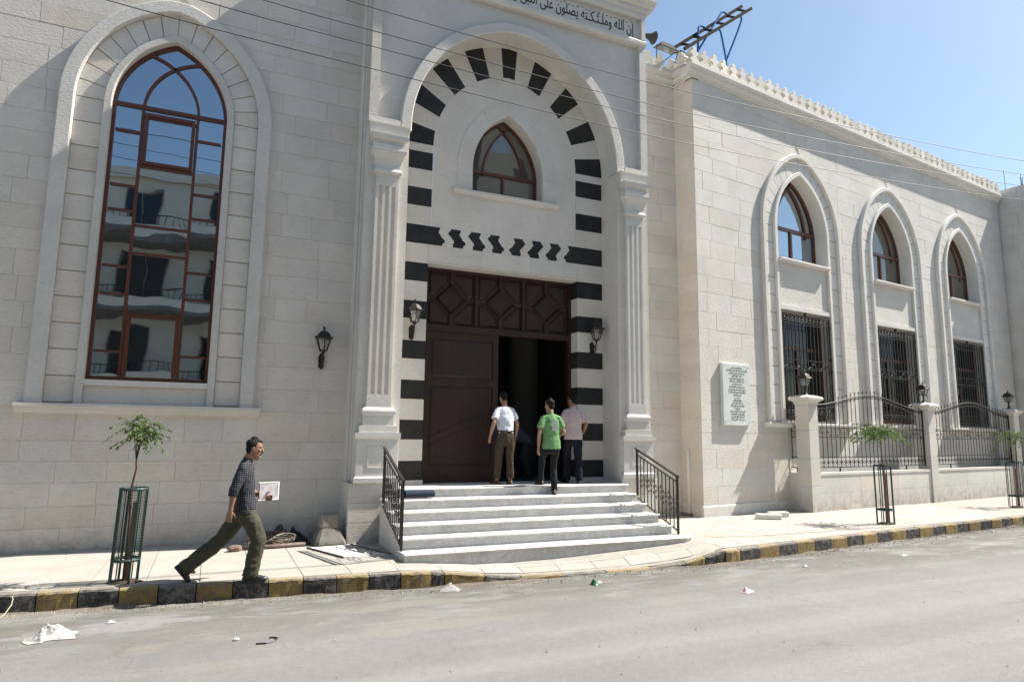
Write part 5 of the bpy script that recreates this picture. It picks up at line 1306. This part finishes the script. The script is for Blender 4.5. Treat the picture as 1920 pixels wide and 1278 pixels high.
# ------------------------------------------------------------------ cables over the street
CB = [[(-9,9,8.35),(1.36,9,7.96),(3.2,9,7.93),(6.4,9,7.95),(10.6,9,8.12),(17.7,9,8.57),(30,9,9.9)],[(-9,9,8.1),(0.25,9,7.63),(1.3,9,7.60),(6.4,9,7.55),(11,9,7.74),(17.6,9,8.21),(30,9,9.5)],[(-9,9,7.9),(-0.53,9,7.40),(1.3,9,7.355),(6.4,9,7.31),(11,9,7.47),(17.55,9,7.91),(30,9,9.2)],[(-9,9,7.55),(-1.54,9,7.09),(1.33,9,7.01),(6.4,9,6.97),(11,9,7.13),(17.5,9,7.55),(30,9,8.9)]]
def spline(P, n=8):
    P = [Vector(p) for p in P]; out = []
    for i in range(len(P)-1):
        p0, p1, p2, p3 = P[max(i-1,0)], P[i], P[i+1], P[min(i+2,len(P)-1)]
        for k in range(n):
            t = k/n; m1 = (p2-p0)/2 if i else (p2-p1); m2 = (p3-p1)/2 if i < len(P)-2 else (p2-p1)
            # tangents scaled to the segment to keep uneven spans smooth
            s1 = (p2-p1).length
            m1 = m1.normalized()*s1; m2 = m2.normalized()*s1
            out.append(p1*(2*t**3-3*t**2+1)+m1*(t**3-2*t**2+t)+p2*(-2*t**3+3*t**2)+m2*(t**3-t**2))
    return out+[P[-1]]
for P, nm in zip(CB, ('topmost','second from the top','third from the top','lowest')):
    tag(MB().tube(spline(P), 0.0065, 5).build('overhead_cable', M['wire']), 'thin overhead cable across the facade, %s of the four' % nm, 'cable', 'cables over the street')

# ------------------------------------------------------------------ things on the roofs
hs = thing('horn_loudspeaker', 'grey horn loudspeaker sticking out beside the portal cornice', 'loudspeaker', (8.30,11.72,10.95))
hp = [(0.035,0.10),(0.05,0.12),(0.06,0.22),(0.075,0.32),(0.10,0.42),(0.14,0.50),(0.19,0.56),(0.195,0.575),(0.17,0.55),(0.10,0.44),(0.05,0.30)]
hp = [(a*0.78,b*0.80) for a, b in hp]; m = MB().lathe(hp, n=18); m.v = [(z,x,y) for x, y, z in m.v]; m.build('horn', simple('grey_horn', (0.07,0.07,0.068), 0.8, 0.0, 0.12), hs, smooth=True)
m = MB().lathe([(0.05,-0.02),(0.055,0.0),(0.055,0.10),(0.04,0.12)], n=14); m.v = [(z,x,y) for x, y, z in m.v]; m.build('driver', M['iron'], hs, smooth=True)
MB().bar((-0.03,0,0.0),(-0.03,0.0,-0.12),0.03).build('bracket', M['iron'], hs)
def flood(loc, rz, label, s=1.0):
    t = thing('floodlight', label, 'floodlight', loc, rz, 'floodlights on the roof')
    m = MB(); q = [(-0.36*s,-0.16*s,0),(0.36*s,-0.16*s,0),(0.36*s,0.18*s,0.06*s),(-0.36*s,0.18*s,0.06*s)]; b = [(-0.18*s,-0.05*s,0.20*s),(0.18*s,-0.05*s,0.20*s),(0.18*s,0.12*s,0.22*s),(-0.18*s,0.12*s,0.22*s)]
    m.add(q+b, [(0,1,5,4),(1,2,6,5),(2,3,7,6),(3,0,4,7),(4,5,6,7)]); m.build('housing', simple('floodlight_housing%d'%(s*10), (0.05,0.05,0.05), 0.85, 0.0, 0.1), t)
    m = MB(); m.add([(p[0]*0.93,p[1]*0.9,p[2]-0.004) for p in q], [(3,2,1,0)]); m.build('lens', simple('floodlight_lens%d'%(s*10), (0.22,0.25,0.23), 0.2), t)
    m = MB()
    for x in (-0.37*s,0.37*s): m.bar((x,0.0,0.06*s),(x*0.3,0.30*s,-0.20*s),0.018)
    m.bar((-0.12*s,0.30*s,-0.20*s),(0.12*s,0.30*s,-0.20*s),0.02); m.build('yoke', M['iron'], t)
flood((9.80,12.62,11.42), R(6), 'grey floodlight on the parapet between the portal and the wing', 0.85)
flood((10.42,12.75,11.48), R(20), 'small dark floodlight under the end of the metal ladder', 0.62)
ld = thing('metal_ladder', 'grey metal ladder slanting up over the roof corner on blue tube legs', 'ladder', WC, WA)
M['galv'] = simple('galvanised_steel', (0.03,0.027,0.024), 0.85, 0.0, 0.08, var=0.3, vscale=12); M['blue_tube'] = simple('blue_paint', (0.02,0.13,0.34), 0.8, 0.0, 0.12)
ra = ((-0.12,0.45,11.70),(2.61,0.45,13.89)); rb = ((0.06,0.28,11.64),(2.80,0.28,13.80))
for p, q in (ra, rb): MB().bar(p, q, 0.085, 0.05).build('rail', M['galv'], ld)
for k in range(6):
    t = (k+0.5)/6; p = Vector(ra[0]).lerp(Vector(ra[1]),t); q = Vector(rb[0]).lerp(Vector(rb[1]),t); MB().bar(p,q,0.045).build('rung', M['galv'], ld)
for pts in ([(0.65,0.36,11.03),(0.65,0.36,11.75),(0.74,0.40,12.50),(0.80,0.42,12.61),(0.92,0.44,12.67),(1.06,0.44,12.66)],
            [(0.66,0.36,11.84),(1.08,0.38,12.45),(1.43,0.40,12.95),(1.66,0.42,13.28),(1.75,0.43,13.38),(1.86,0.44,13.41),(1.98,0.45,13.40)],
            [(1.68,0.30,11.03),(1.68,0.30,11.80),(1.52,0.29,12.48),(1.46,0.28,12.62),(1.38,0.28,12.67)],
            [(1.67,0.30,11.85),(2.02,0.29,12.55),(2.33,0.28,13.22),(2.35,0.28,13.33),(2.28,0.28,13.41)]):
    MB().tube(spline(pts,4), 0.027, 8).build('tube_leg', M['blue_tube'], ld, smooth=True)

# ------------------------------------------------------------------ people
def V(*a): return Vector(a)
def remeshed(mb, name, vox, smooth_it=2, wrinkle=None):
    """union of overlapping closed shells as one continuous surface"""
    ob = bpy.data.objects.new(name, mb.mesh(name)); COL.objects.link(ob)
    r_ = ob.modifiers.new('r', 'REMESH'); r_.mode = 'VOXEL'; r_.voxel_size = vox; r_.use_smooth_shade = True
    s_ = ob.modifiers.new('s', 'SMOOTH'); s_.factor = 0.5; s_.iterations = smooth_it
    bpy.context.view_layer.update()
    me = bpy.data.meshes.new_from_object(ob.evaluated_get(bpy.context.evaluated_depsgraph_get()))
    bpy.data.objects.remove(ob)
    if wrinkle:
        nor = [v.normal.copy() for v in me.vertices]
        for v, n in zip(me.vertices, nor): v.co = v.co+n*wrinkle(v.co)
        me.update()
    me.polygons.foreach_set('use_smooth', [True]*len(me.polygons)); me.name = name
    return me
def attach(name, me, mat, parent):
    me.materials.clear(); me.materials.append(mat); o = bpy.data.objects.new(name, me); COL.objects.link(o); o.parent = parent; return o
def cloth(name, col, rough=0.85, check=None, axes=(0,2), pitch=0.022, line=(0.6,0.6,0.62), w=0.16, w2=None):
    m, t, b = new_mat(name); g_ = N(t); v = g_.coord(); c = g_.xyz(v)
    base = g_.mix(1.0, col, g_.ramp(g_.noise(v, 9, 5, 0.6), [(0.3,0.85),(0.7,1.05)]), 'MULTIPLY')
    if check:
        f = None
        for ax in axes:
            q = g_.math('LESS_THAN', g_.math('FRACT', g_.math('MULTIPLY', g_.math('ADD', c[ax], 5.0), 1/pitch)), w)
            f = q if f is None else g_.math('ADD', f, q)
        base = g_.mix(g_.math('MULTIPLY', f, 0.5, True), base, line)
    g_.link(base, b.inputs['Base Color']); b.inputs['Roughness'].default_value = rough; b.inputs['Specular IOR Level'].default_value = 0.2
    g_.bump(g_.noise(v, 220, 3, 0.6), 0.15, 0.002, b); return m
M['skin'] = simple('skin', (0.33,0.19,0.125), 0.55, var=0.12, vscale=14)
M['skin_dark'] = simple('tanned_skin', (0.27,0.145,0.09), 0.55, var=0.12, vscale=14)
M['hair'] = simple('black_hair', (0.010,0.008,0.007), 0.75, 0.0, 0.2, var=0.3, vscale=60, bump=0.6, bscale=140)
M['shoe'] = simple('black_leather', (0.014,0.012,0.011), 0.35)
M['sandal'] = simple('brown_sandal', (0.07,0.04,0.025), 0.6)

def head_shells(m, c, yaw, pitch_, face=True):
    """head, nose, brow, lips, ears; c is the middle of the head"""
    Rm = Matrix.Rotation(yaw,3,'Z') @ Matrix.Rotation(pitch_,3,'Y')
    rings = [(-.118,.026,.028,.052),(-.108,.040,.046,.040),(-.085,.053,.062,.024),(-.045,.064,.079,.012),(0.0,.0705,.090,.004),(.035,.074,.096,-.002),(.070,.069,.090,-.006),(.095,.053,.070,-.008),(.110,.032,.042,-.008)]
    h = MB(); h.loft([(V(f,0,z),a,b) for z,a,b,f in rings], (0,1,0), 20)
    if face:
        h.loft([(V(.088,0,.022),.009,.010),(V(.101,0,-.004),.012,.013),(V(.112,0,-.026),.016,.014),(V(.100,0,-.036),.013,.010)], (0,1,0), 10)
        for s in (-1,1):
            h.sphere((.083,s*.030,.026),.016,.026,.010,10,6)            # brow
            h.sphere((.070,s*.040,-.018),.022,.022,.022,10,6)           # cheek
            h.sphere((-.004,s*.075,-.012),.022,.009,.031,10,6)          # ear
            h.sphere((.004,s*.078,.004),.010,.012,.014,8,5)
        h.sphere((.088,0,-.062),.013,.024,.008,10,6); h.sphere((.085,0,-.074),.012,.021,.008,10,6); h.sphere((.078,0,-.104),.018,.022,.014,10,6)
    else:
        for s in (-1,1): h.sphere((-.004,s*.075,-.012),.022,.010,.031,10,6)
        h.loft([(V(.088,0,.022),.009,.010),(V(.110,0,-.026),.015,.013)], (0,1,0), 8)
    o = len(m.v); m.add([c+Rm@Vector(p) for p in h.v], h.f)
    return Rm
def hair_shells(m, c, Rm, back=1.0):
    h = MB()
    h.loft([(V(-.022,0,.012),.071,.078),(V(-.016,0,.040),.079,.094),(V(-.012,0,.070),.076,.094),(V(-.010,0,.098),.060,.077),(V(-.008,0,.116),.038,.05)], (0,1,0), 20)
    h.loft([(V(-.050,0,-.062),.050,.032),(V(-.052,0,-.03),.064,.046),(V(-.040,0,.02),.074,.062)], (0,1,0), 18)
    for s in (-1,1): h.sphere((.012,s*.070,.012),.014,.009,.032,8,6)
    h.sphere((.046,0,.088),.048,.052,.026,14,8)
    m.add([c+Rm@Vector(p) for p in h.v], h.f)
def hand_shells(m, wrist, d, nrm, curl=0.4, side=1, spread=0.10, s=1.0):
    """palm, four bent fingers of unequal length and a thumb; d points along the hand, nrm out of the palm"""
    d = d.normalized(); nrm = (nrm-d*nrm.dot(d)).normalized(); sd = d.cross(nrm)*side
    m.loft([(wrist-d*.02*s,.026*s,.019*s),(wrist+d*.015*s,.030*s,.017*s),(wrist+d*.05*s,.039*s,.016*s),(wrist+d*.088*s,.041*s,.014*s)], sd, 14)
    for k, (off, L) in enumerate(((-.030,.070),(-.010,.080),(.010,.076),(.029,.060))):
        p = wrist+d*(.088*s)+sd*(off*s); a = 0.0; dirn = d+sd*(off*spread*8); pts = [(p,.0085*s,.0085*s)]
        for j, f in enumerate((0.45,0.32,0.23)):
            a += curl*(0.7+0.35*j); q = (dirn.normalized()*math.cos(a)+nrm*math.sin(a)); p = p+q*(L*f*s); pts.append((p,(.0082-.0009*j)*s,(.0082-.0009*j)*s))
        m.loft(pts, sd, 8)
    b = wrist+d*(.022*s)-sd*(.026*s)
    m.loft([(b,.013*s,.012*s),(b+(d*.55-sd*.7+nrm*.35)*(.034*s),.0105*s,.0105*s),(b+(d*1.05-sd*.75+nrm*.7)*(.056*s),.0085*s,.0085*s)], nrm, 8)
def limb(m, pts, radii, axis=(0,1,0), n=14, cap=True):
    """smooth tapering limb through joints"""
    P = [Vector(p) for p in pts]; L = []
    for i in range(len(P)-1):
        for k in range(4):
            t = k/4; L.append((P[i].lerp(P[i+1],t), radii[i][0]*(1-t)+radii[i+1][0]*t, radii[i][1]*(1-t)+radii[i+1][1]*t))
    L.append((P[-1],*radii[-1])); m.loft(L, axis, n, cap)
def foot_shoe(ankle, toe_dir, pitch_, s=1.0):
    """one shoe: heel, instep, toe and a flat sole"""
    f = Vector(toe_dir).normalized(); up = Vector((0,0,1)); sd = up.cross(f).normalized()
    Rp = Matrix.Rotation(-pitch_,3,sd)
    m = MB(); P = []
    for x, z, a, b in ((-.065,.030,.030,.032),(-.04,.040,.036,.042),(.0,.045,.038,.047),(.05,.038,.041,.038),(.10,.028,.045,.028),(.15,.022,.042,.020),(.185,.018,.030,.014)):
        P.append((Vector((x,0,z)),a,b))
    t = MB(); t.loft(P, (0,1,0), 14)
    so = [(-.092,.0,.034),(-.05,.0,.036),(.0,.0,.034),(.06,.0,.043),(.13,.0,.048),(.18,.0,.038),(.205,.0,.014)]
    o = len(t.v); t.v += [(x,-w,-.006) for x,z,w in so]+[(x,w,-.006) for x,z,w in so]+[(x,-w,.018) for x,z,w in so]+[(x,w,.018) for x,z,w in so]; k = len(so)
    for i in range(k-1):
        t.f += [(o+i,o+k+i,o+k+i+1,o+i+1),(o+2*k+i,o+2*k+i+1,o+3*k+i+1,o+3*k+i),(o+i,o+i+1,o+2*k+i+1,o+2*k+i),(o+k+i,o+3*k+i,o+3*k+i+1,o+k+i+1)]
    t.f += [(o,o+2*k,o+3*k,o+k),(o+k-1,o+2*k-1,o+4*k-1,o+3*k-1)]
    base = ankle-Vector((0,0,.078))
    B = Matrix((f,sd,up)).transposed()
    m.add([ankle+Rp@(B@(Vector(p)-Vector((0,0,.078)))*s) for p in t.v], t.f)
    return m

def person(label, loc, rz, J, shirt, trousers, skin='skin', shoe='shoe', sleeve=0.6, face=False, belt=None, collar=True, baggy=1.0, bare=False, hem=0.02, tuck=False, moustache=False):
    t = thing('person', label, 'person', loc, rz, 'people at the mosque door' if not face else None)
    pel, chest, neck, head = J['pelvis'], J['chest'], J['neck'], J['head']
    lat = Vector(J.get('lat', (0,1,0)))
    b = MB()
    Rm = head_shells(b, head, J.get('yaw',0), J.get('nod',0), face)
    limb(b, [neck-V(0,0,.05), neck+V(0,0,.02), head+Rm@V(-.015,0,-.06)], [(.050,.050),(.052,.056),(.053,.060)], lat)
    b.loft([(pel-V(0,0,.06),.14,.095),(pel,.145,.10),(pel.lerp(chest,.5),.125,.085),(chest,.14,.09),(chest.lerp(neck,.6),.09,.055)], lat, 18)
    for s in ('L','R'):
        sg = 1 if s == 'L' else -1; sh, el, wr = J['sh'+s], J['el'+s], J['wr'+s]
        sh = sh-lat*(sg*.03)-V(0,0,.015)
        limb(b, [sh,sh.lerp(el,.45),el,el.lerp(wr,.35),wr], [(.042,.042),(.043,.045),(.037,.039),(.038,.040),(.026,.024)], lat)
        d = J.get('hd'+s, (wr-el)); hand_shells(b, wr, d, J['pn'+s], J.get('curl'+s,.35), sg)
        hp, kn, an = J['hip'+s], J['kn'+s], J['an'+s]
        limb(b, [hp,kn,kn.lerp(an,.3),an], [(.075,.08),(.050,.055),(.048,.052),(.033,.036)], lat)
        td = J['toe'+s]; fd = Vector(td[0])
        if bare or True:
            b.loft([(an,.034,.034),(an+fd*.03-V(0,0,.035),.034,.03),(an+fd*.10-V(0,0,.055),.038,.018)], lat, 10)
    attach('body', remeshed(b, 'body', 0.0065, 2), M[skin], t)
    h = MB(); hair_shells(h, head, Rm); attach('hair', remeshed(h, 'hair', 0.007, 2, lambda c: 0.003*noise.noise(c*55)), M['hair'], t)
    if moustache:
        mo = MB()
        for s in (-1,1): mo.add([head+Rm@Vector(p) for p in MB().loft([(V(.105,s*.004,-.048),.008,.006),(V(.100,s*.018,-.050),.007,.006),(V(.089,s*.030,-.056),.004,.004)],(0,0,1),8).v], MB().loft([(V(.105,0,0),.1,.1),(V(.1,.1,0),.1,.1),(V(.09,.2,0),.1,.1)],(0,0,1),8).f)
        mo.build('moustache', M['hair'], t, smooth=True)
        ey = MB()
        for s in (-1,1):
            e = MB().sphere((.089,s*.031,.030),.006,.020,.005,8,5); ey.add([head+Rm@Vector(p) for p in e.v], e.f)
        ey.build('eyebrow', M['hair'], t, smooth=True)
    # shirt
    c = MB(); bot = pel-V(0,0,hem); ch = J.get('chw',1.0); k0 = 1.0 if tuck else 1.17
    up_ = neck-chest
    c.loft([(bot-V(0,0,.03),.160*ch*k0,.112*ch*k0),(bot+V(0,0,.05),.160*ch*(k0-.01),.114*ch*(k0-.01)),(pel.lerp(chest,.4),.163*ch,.116*ch),(pel.lerp(chest,.75),.176*ch,.124*ch),(chest,.184*ch,.124*ch),(chest+up_*.42,.172*ch,.106*ch),(chest+up_*.66,.135*ch,.088*ch),(chest+up_*.84,.080,.072),(chest+up_*.93,.060,.062)], lat, 24, False)
    if collar: c.loft([(neck-V(0,0,.035),.064,.064),(neck-V(0,0,.002),.059,.061)], lat, 16, True)
    for s in ('L','R'):
        sh, el, wr = J['sh'+s], J['el'+s], J['wr'+s]; sg = 1 if s == 'L' else -1
        si = sh-lat*(sg*.022)-V(0,0,.018)
        limb(c, [neck-V(0,0,.050)+lat*(sg*.03), (neck-V(0,0,.045)).lerp(si,.5), si], [(.048,.050),(.056,.056),(.060,.060)], (0,0,1))
        if sleeve <= 0.75:
            e = sh.lerp(el, sleeve/0.62*0.72); limb(c, [si,si.lerp(e,.5),e], [(.061,.060),(.063,.064),(.066,.064)], lat, 14, False)
        else:
            e = el.lerp(wr, sleeve-0.75); limb(c, [si,si.lerp(el,.5),el,e], [(.062,.062),(.060,.061),(.055,.056),(.053,.053)], lat, 14, False)
    wr_f = lambda p: 0.008*noise.noise(V(p.x*13,p.y*13,p.z*8+3))+0.009*(0.5-abs(noise.noise(V((p.x+p.z*.8)*15,p.y*15,(p.z-p.y*.5)*15))))
    attach('shirt', remeshed(c, 'shirt', 0.0095, 3, wr_f), shirt, t)
    # trousers
    q = MB(); top = pel+V(0,0,.05)
    kt = 1.06 if tuck else 0.86
    q.loft([(top,.155*ch*kt,.110*ch*kt),(pel-V(0,0,.04),.160*ch*kt,.117*ch*kt),(pel-V(0,0,.11),.158*ch,.116*ch)], lat, 22)
    for s in ('L','R'):
        hp, kn, an = J['hip'+s], J['kn'+s], J['an'+s]
        e = an+(kn-an).normalized()*J.get('cuff',.0)
        limb(q, [hp+V(0,0,.0),hp.lerp(kn,.4),kn,kn.lerp(e,.5),e], [(.078,.084),(.088*baggy,.096*baggy),(.074*baggy,.082*baggy),(.068*baggy,.078*baggy),(.066*baggy,.080*baggy)], lat, 18, False)
    wt = lambda p: 0.010*noise.noise(V(p.x*11,p.y*11,p.z*6+1))+0.013*(0.42-abs(noise.noise(V((p.x-p.z*.7)*13,p.y*12,(p.z+p.x*.4)*13))))
    attach('trousers', remeshed(q, 'trousers', 0.0095, 3, wt), trousers, t)
    if belt:
        bm = MB(); bm.tube([top+V(0,0,.012)+lat*(.160*ch*math.cos(a))+lat.cross(V(0,0,1))*(.119*ch*math.sin(a)) for a in [i*math.pi/14 for i in range(28)]], .006, 6, True, flat=2.6); bm.build('belt', M['shoe'], t, smooth=True)
    for s in ('L','R'):
        an = J['an'+s]; fd, pt_ = J['toe'+s]
        foot_shoe(an, fd, pt_).build('shoe', M[shoe], t, smooth=True)
    return t

# the man walking along the pavement, seen from his right side (local +x is ahead, +y his left)
JW = dict(pelvis=V(-.005,0,.90), chest=V(-.045,0,1.21), neck=V(-.01,0,1.462), head=V(.055,0,1.60), nod=R(4), yaw=R(-4),
    shL=V(-.03,.175,1.375), elL=V(-.04,.215,1.10), wrL=V(.20,.14,.985), pnL=V(0,-1,.15), hdL=V(.9,-.35,-.12), curlL=.55,
    shR=V(-.06,-.175,1.375), elR=V(-.145,-.225,1.10), wrR=V(-.175,-.215,.86), pnR=V(.15,1,0), curlR=.5,
    hipL=V(0,.085,.86), knL=V(-.26,.09,.475), anL=V(-.635,.10,.165), toeL=((1,0,0),R(-50)),
    hipR=V(.01,-.085,.86), knR=V(.17,-.095,.485), anR=V(.10,-.10,.085), toeR=((1,-.05,0),R(3)), chw=1.0, cuff=-.025)
walker = person('man in a dark checked shirt and olive trousers walking along the pavement with papers', (0.46,9.13,0.0), R(-2), JW,
    cloth('dark_check', (0.016,0.018,0.024), .85, True, (0,2), .026, (0.16,0.165,0.18), .14), cloth('olive_cotton', (0.062,0.060,0.040)), 'skin_dark', 'shoe', 1.02, True, moustache=True, baggy=1.12, hem=.06)
pk = thing('paper_packet', 'white edged packet of papers held by the walking man', 'papers', (0.46+0.27,9.13+0.13,0.955), R(20))
MB().block(-.125,.115,-.125,.115,0.0,.205,-.012,.010,.002).build('papers', simple('printed_paper', (0.56,0.52,0.55), .35, var=.5, vscale=14), pk)
m = MB()
for b_ in ((-.14,.135,-.012,.0),(-.14,.135,.205,.217),(.115,.135,.0,.205)): m.box(b_[0],b_[1],-.015,.012,b_[2],b_[3])
m.build('edge', simple('white_paper', (0.80,0.79,0.77), .5), pk)

# three men at the door, seen from behind (local +x is into the mosque)
def stand(dx=0.0, lean=0.0, w=.10, head=(.02,0), **k):
    J = dict(pelvis=V(0,0,.93), chest=V(lean*.5,0,1.24), neck=V(lean,0,1.475), head=V(lean+.03+head[0],head[1],1.62),
        shL=V(lean*.8,.172,1.395), elL=V(-.01,.228,1.12), wrL=V(.06,.25,.885), pnL=V(.2,-1,0),
        shR=V(lean*.8,-.172,1.395), elR=V(-.01,-.228,1.12), wrR=V(.05,-.245,.885), pnR=V(.2,1,0), curlL=.3, curlR=.3,
        hipL=V(0,.09,.90), knL=V(.02,w,.50), anL=V(0,w+.01,.085), toeL=((1,.25,0),0), hipR=V(0,-.09,.90), knR=V(.02,-w,.50), anR=V(0,-w-.01,.085), toeR=((1,-.25,0),0), cuff=.03)
    J.update(k); return J
W1 = stand(lean=.05, head=(.05,-.01), w=.105, elL=V(-.05,.265,1.15), wrL=V(-.02,.315,.92), elR=V(.0,-.25,1.14), wrR=V(.10,-.27,.92), anL=V(.10,.115,.085), knL=V(.06,.11,.50), nod=R(22), chw=.98)
person('man in a white T-shirt and brown trousers standing at the open door', (5.10,11.66,.882), R(92), W1, cloth('white_jersey', (0.60,0.63,0.70)), cloth('brown_cotton', (0.060,0.046,0.030)), 'skin', 'sandal', .62, collar=False, hem=-.04, tuck=True, belt=True)
W2 = stand(lean=.04, w=.08, yaw=R(28), hipL=V(0,.09,.90), knL=V(.26,.09,.62), anL=V(.33,.085,.235), knR=V(.03,-.055,.50), anR=V(-.07,-.04,.085), toeR=((1,-.5,0),R(-14)), toeL=((1,.1,0),0),
    elL=V(-.04,.25,1.12), wrL=V(-.05,.27,.86), elR=V(-.02,-.25,1.13), wrR=V(.17,-.20,1.06), hdR=V(.9,.2,.1), pnR=V(0,1,0), chw=.95, cuff=-.02)
gs = person('man in a green polo shirt and black jeans climbing the last step', (5.80,11.12,.737), R(84), W2, cloth('green_polo', (0.15,0.30,0.125)), cloth('black_denim', (0.013,0.013,0.016)), 'skin', 'shoe', .62, hem=.08, baggy=.84)
m = MB(); m.box(-.1335,-.1325,-.075,.035,1.155,1.335); pr_ = m.build('back_print', simple('shirt_print', (0.50,0.54,0.50), .7), gs)
m = MB()
for b_ in ((-.06,-.05,1.17,1.32),(.01,.02,1.17,1.32),(-.05,.01,1.31,1.32),(-.035,-.005,1.19,1.27)): m.box(-.1350,-.1338,b_[0],b_[1],b_[2],b_[3])
m.build('print_frame', simple('print_grey', (0.42,0.44,0.44), .7), pr_)
m = MB(); m.box(-.128,-.126,-.085,.055,1.35,1.362); m.build('print_line', simple('print_line_mat', (0.45,0.55,0.42), .7), gs)
W3 = stand(lean=.03, w=.09, yaw=R(38), knL=V(.16,.10,.53), anL=V(.16,.11,.085), knR=V(.0,-.10,.50), anR=V(-.10,-.09,.085), elL=V(.0,.26,1.14), wrL=V(.10,.25,.90), elR=V(-.02,-.26,1.14), wrR=V(.12,-.22,.96), chw=1.0, cuff=-.015)
person('man in a pale pink checked shirt and dark trousers beside the striped jamb', (6.55,11.62,.882), R(76), W3, cloth('pink_check', (0.56,0.47,0.48), .85, True, (1,2), .036, (0.40,0.20,0.20), .2), cloth('navy_trousers', (0.010,0.011,0.018)), 'skin_dark', 'shoe', .68, hem=.05)
# a fifth man bends down just inside the door; his pale blue shirt is coloured dark for the doorway shade
W5 = dict(pelvis=V(-.35,0,.78), chest=V(-.05,0,.98), neck=V(.14,0,1.04), head=V(.27,0,1.02), nod=R(50), yaw=0.0,
    shL=V(.08,.17,1.0), elL=V(.16,.20,.72), wrL=V(.20,.19,.46), pnL=V(-1,0,0), shR=V(.08,-.17,1.02), elR=V(.02,-.30,.98), wrR=V(.02,-.36,.96), pnR=V(0,0,1), hdR=V(0,-.8,.1), curlL=.3, curlR=.4,
    hipL=V(-.36,.09,.76), knL=V(-.16,.13,.46), anL=V(-.36,.12,.085), toeL=((1,.1,0),0), hipR=V(-.36,-.09,.76), knR=V(-.20,-.13,.46), anR=V(-.40,-.12,.085), toeR=((1,-.1,0),0), cuff=.02)
person('man bending down in the dark doorway with one arm reaching to the floor', (5.82,12.92,.895), R(200), W5, cloth('shade_darkened_shirt', (0.05,0.06,0.075)), cloth('charcoal_trousers', (0.02,0.02,0.022)), 'skin', 'shoe', .62)
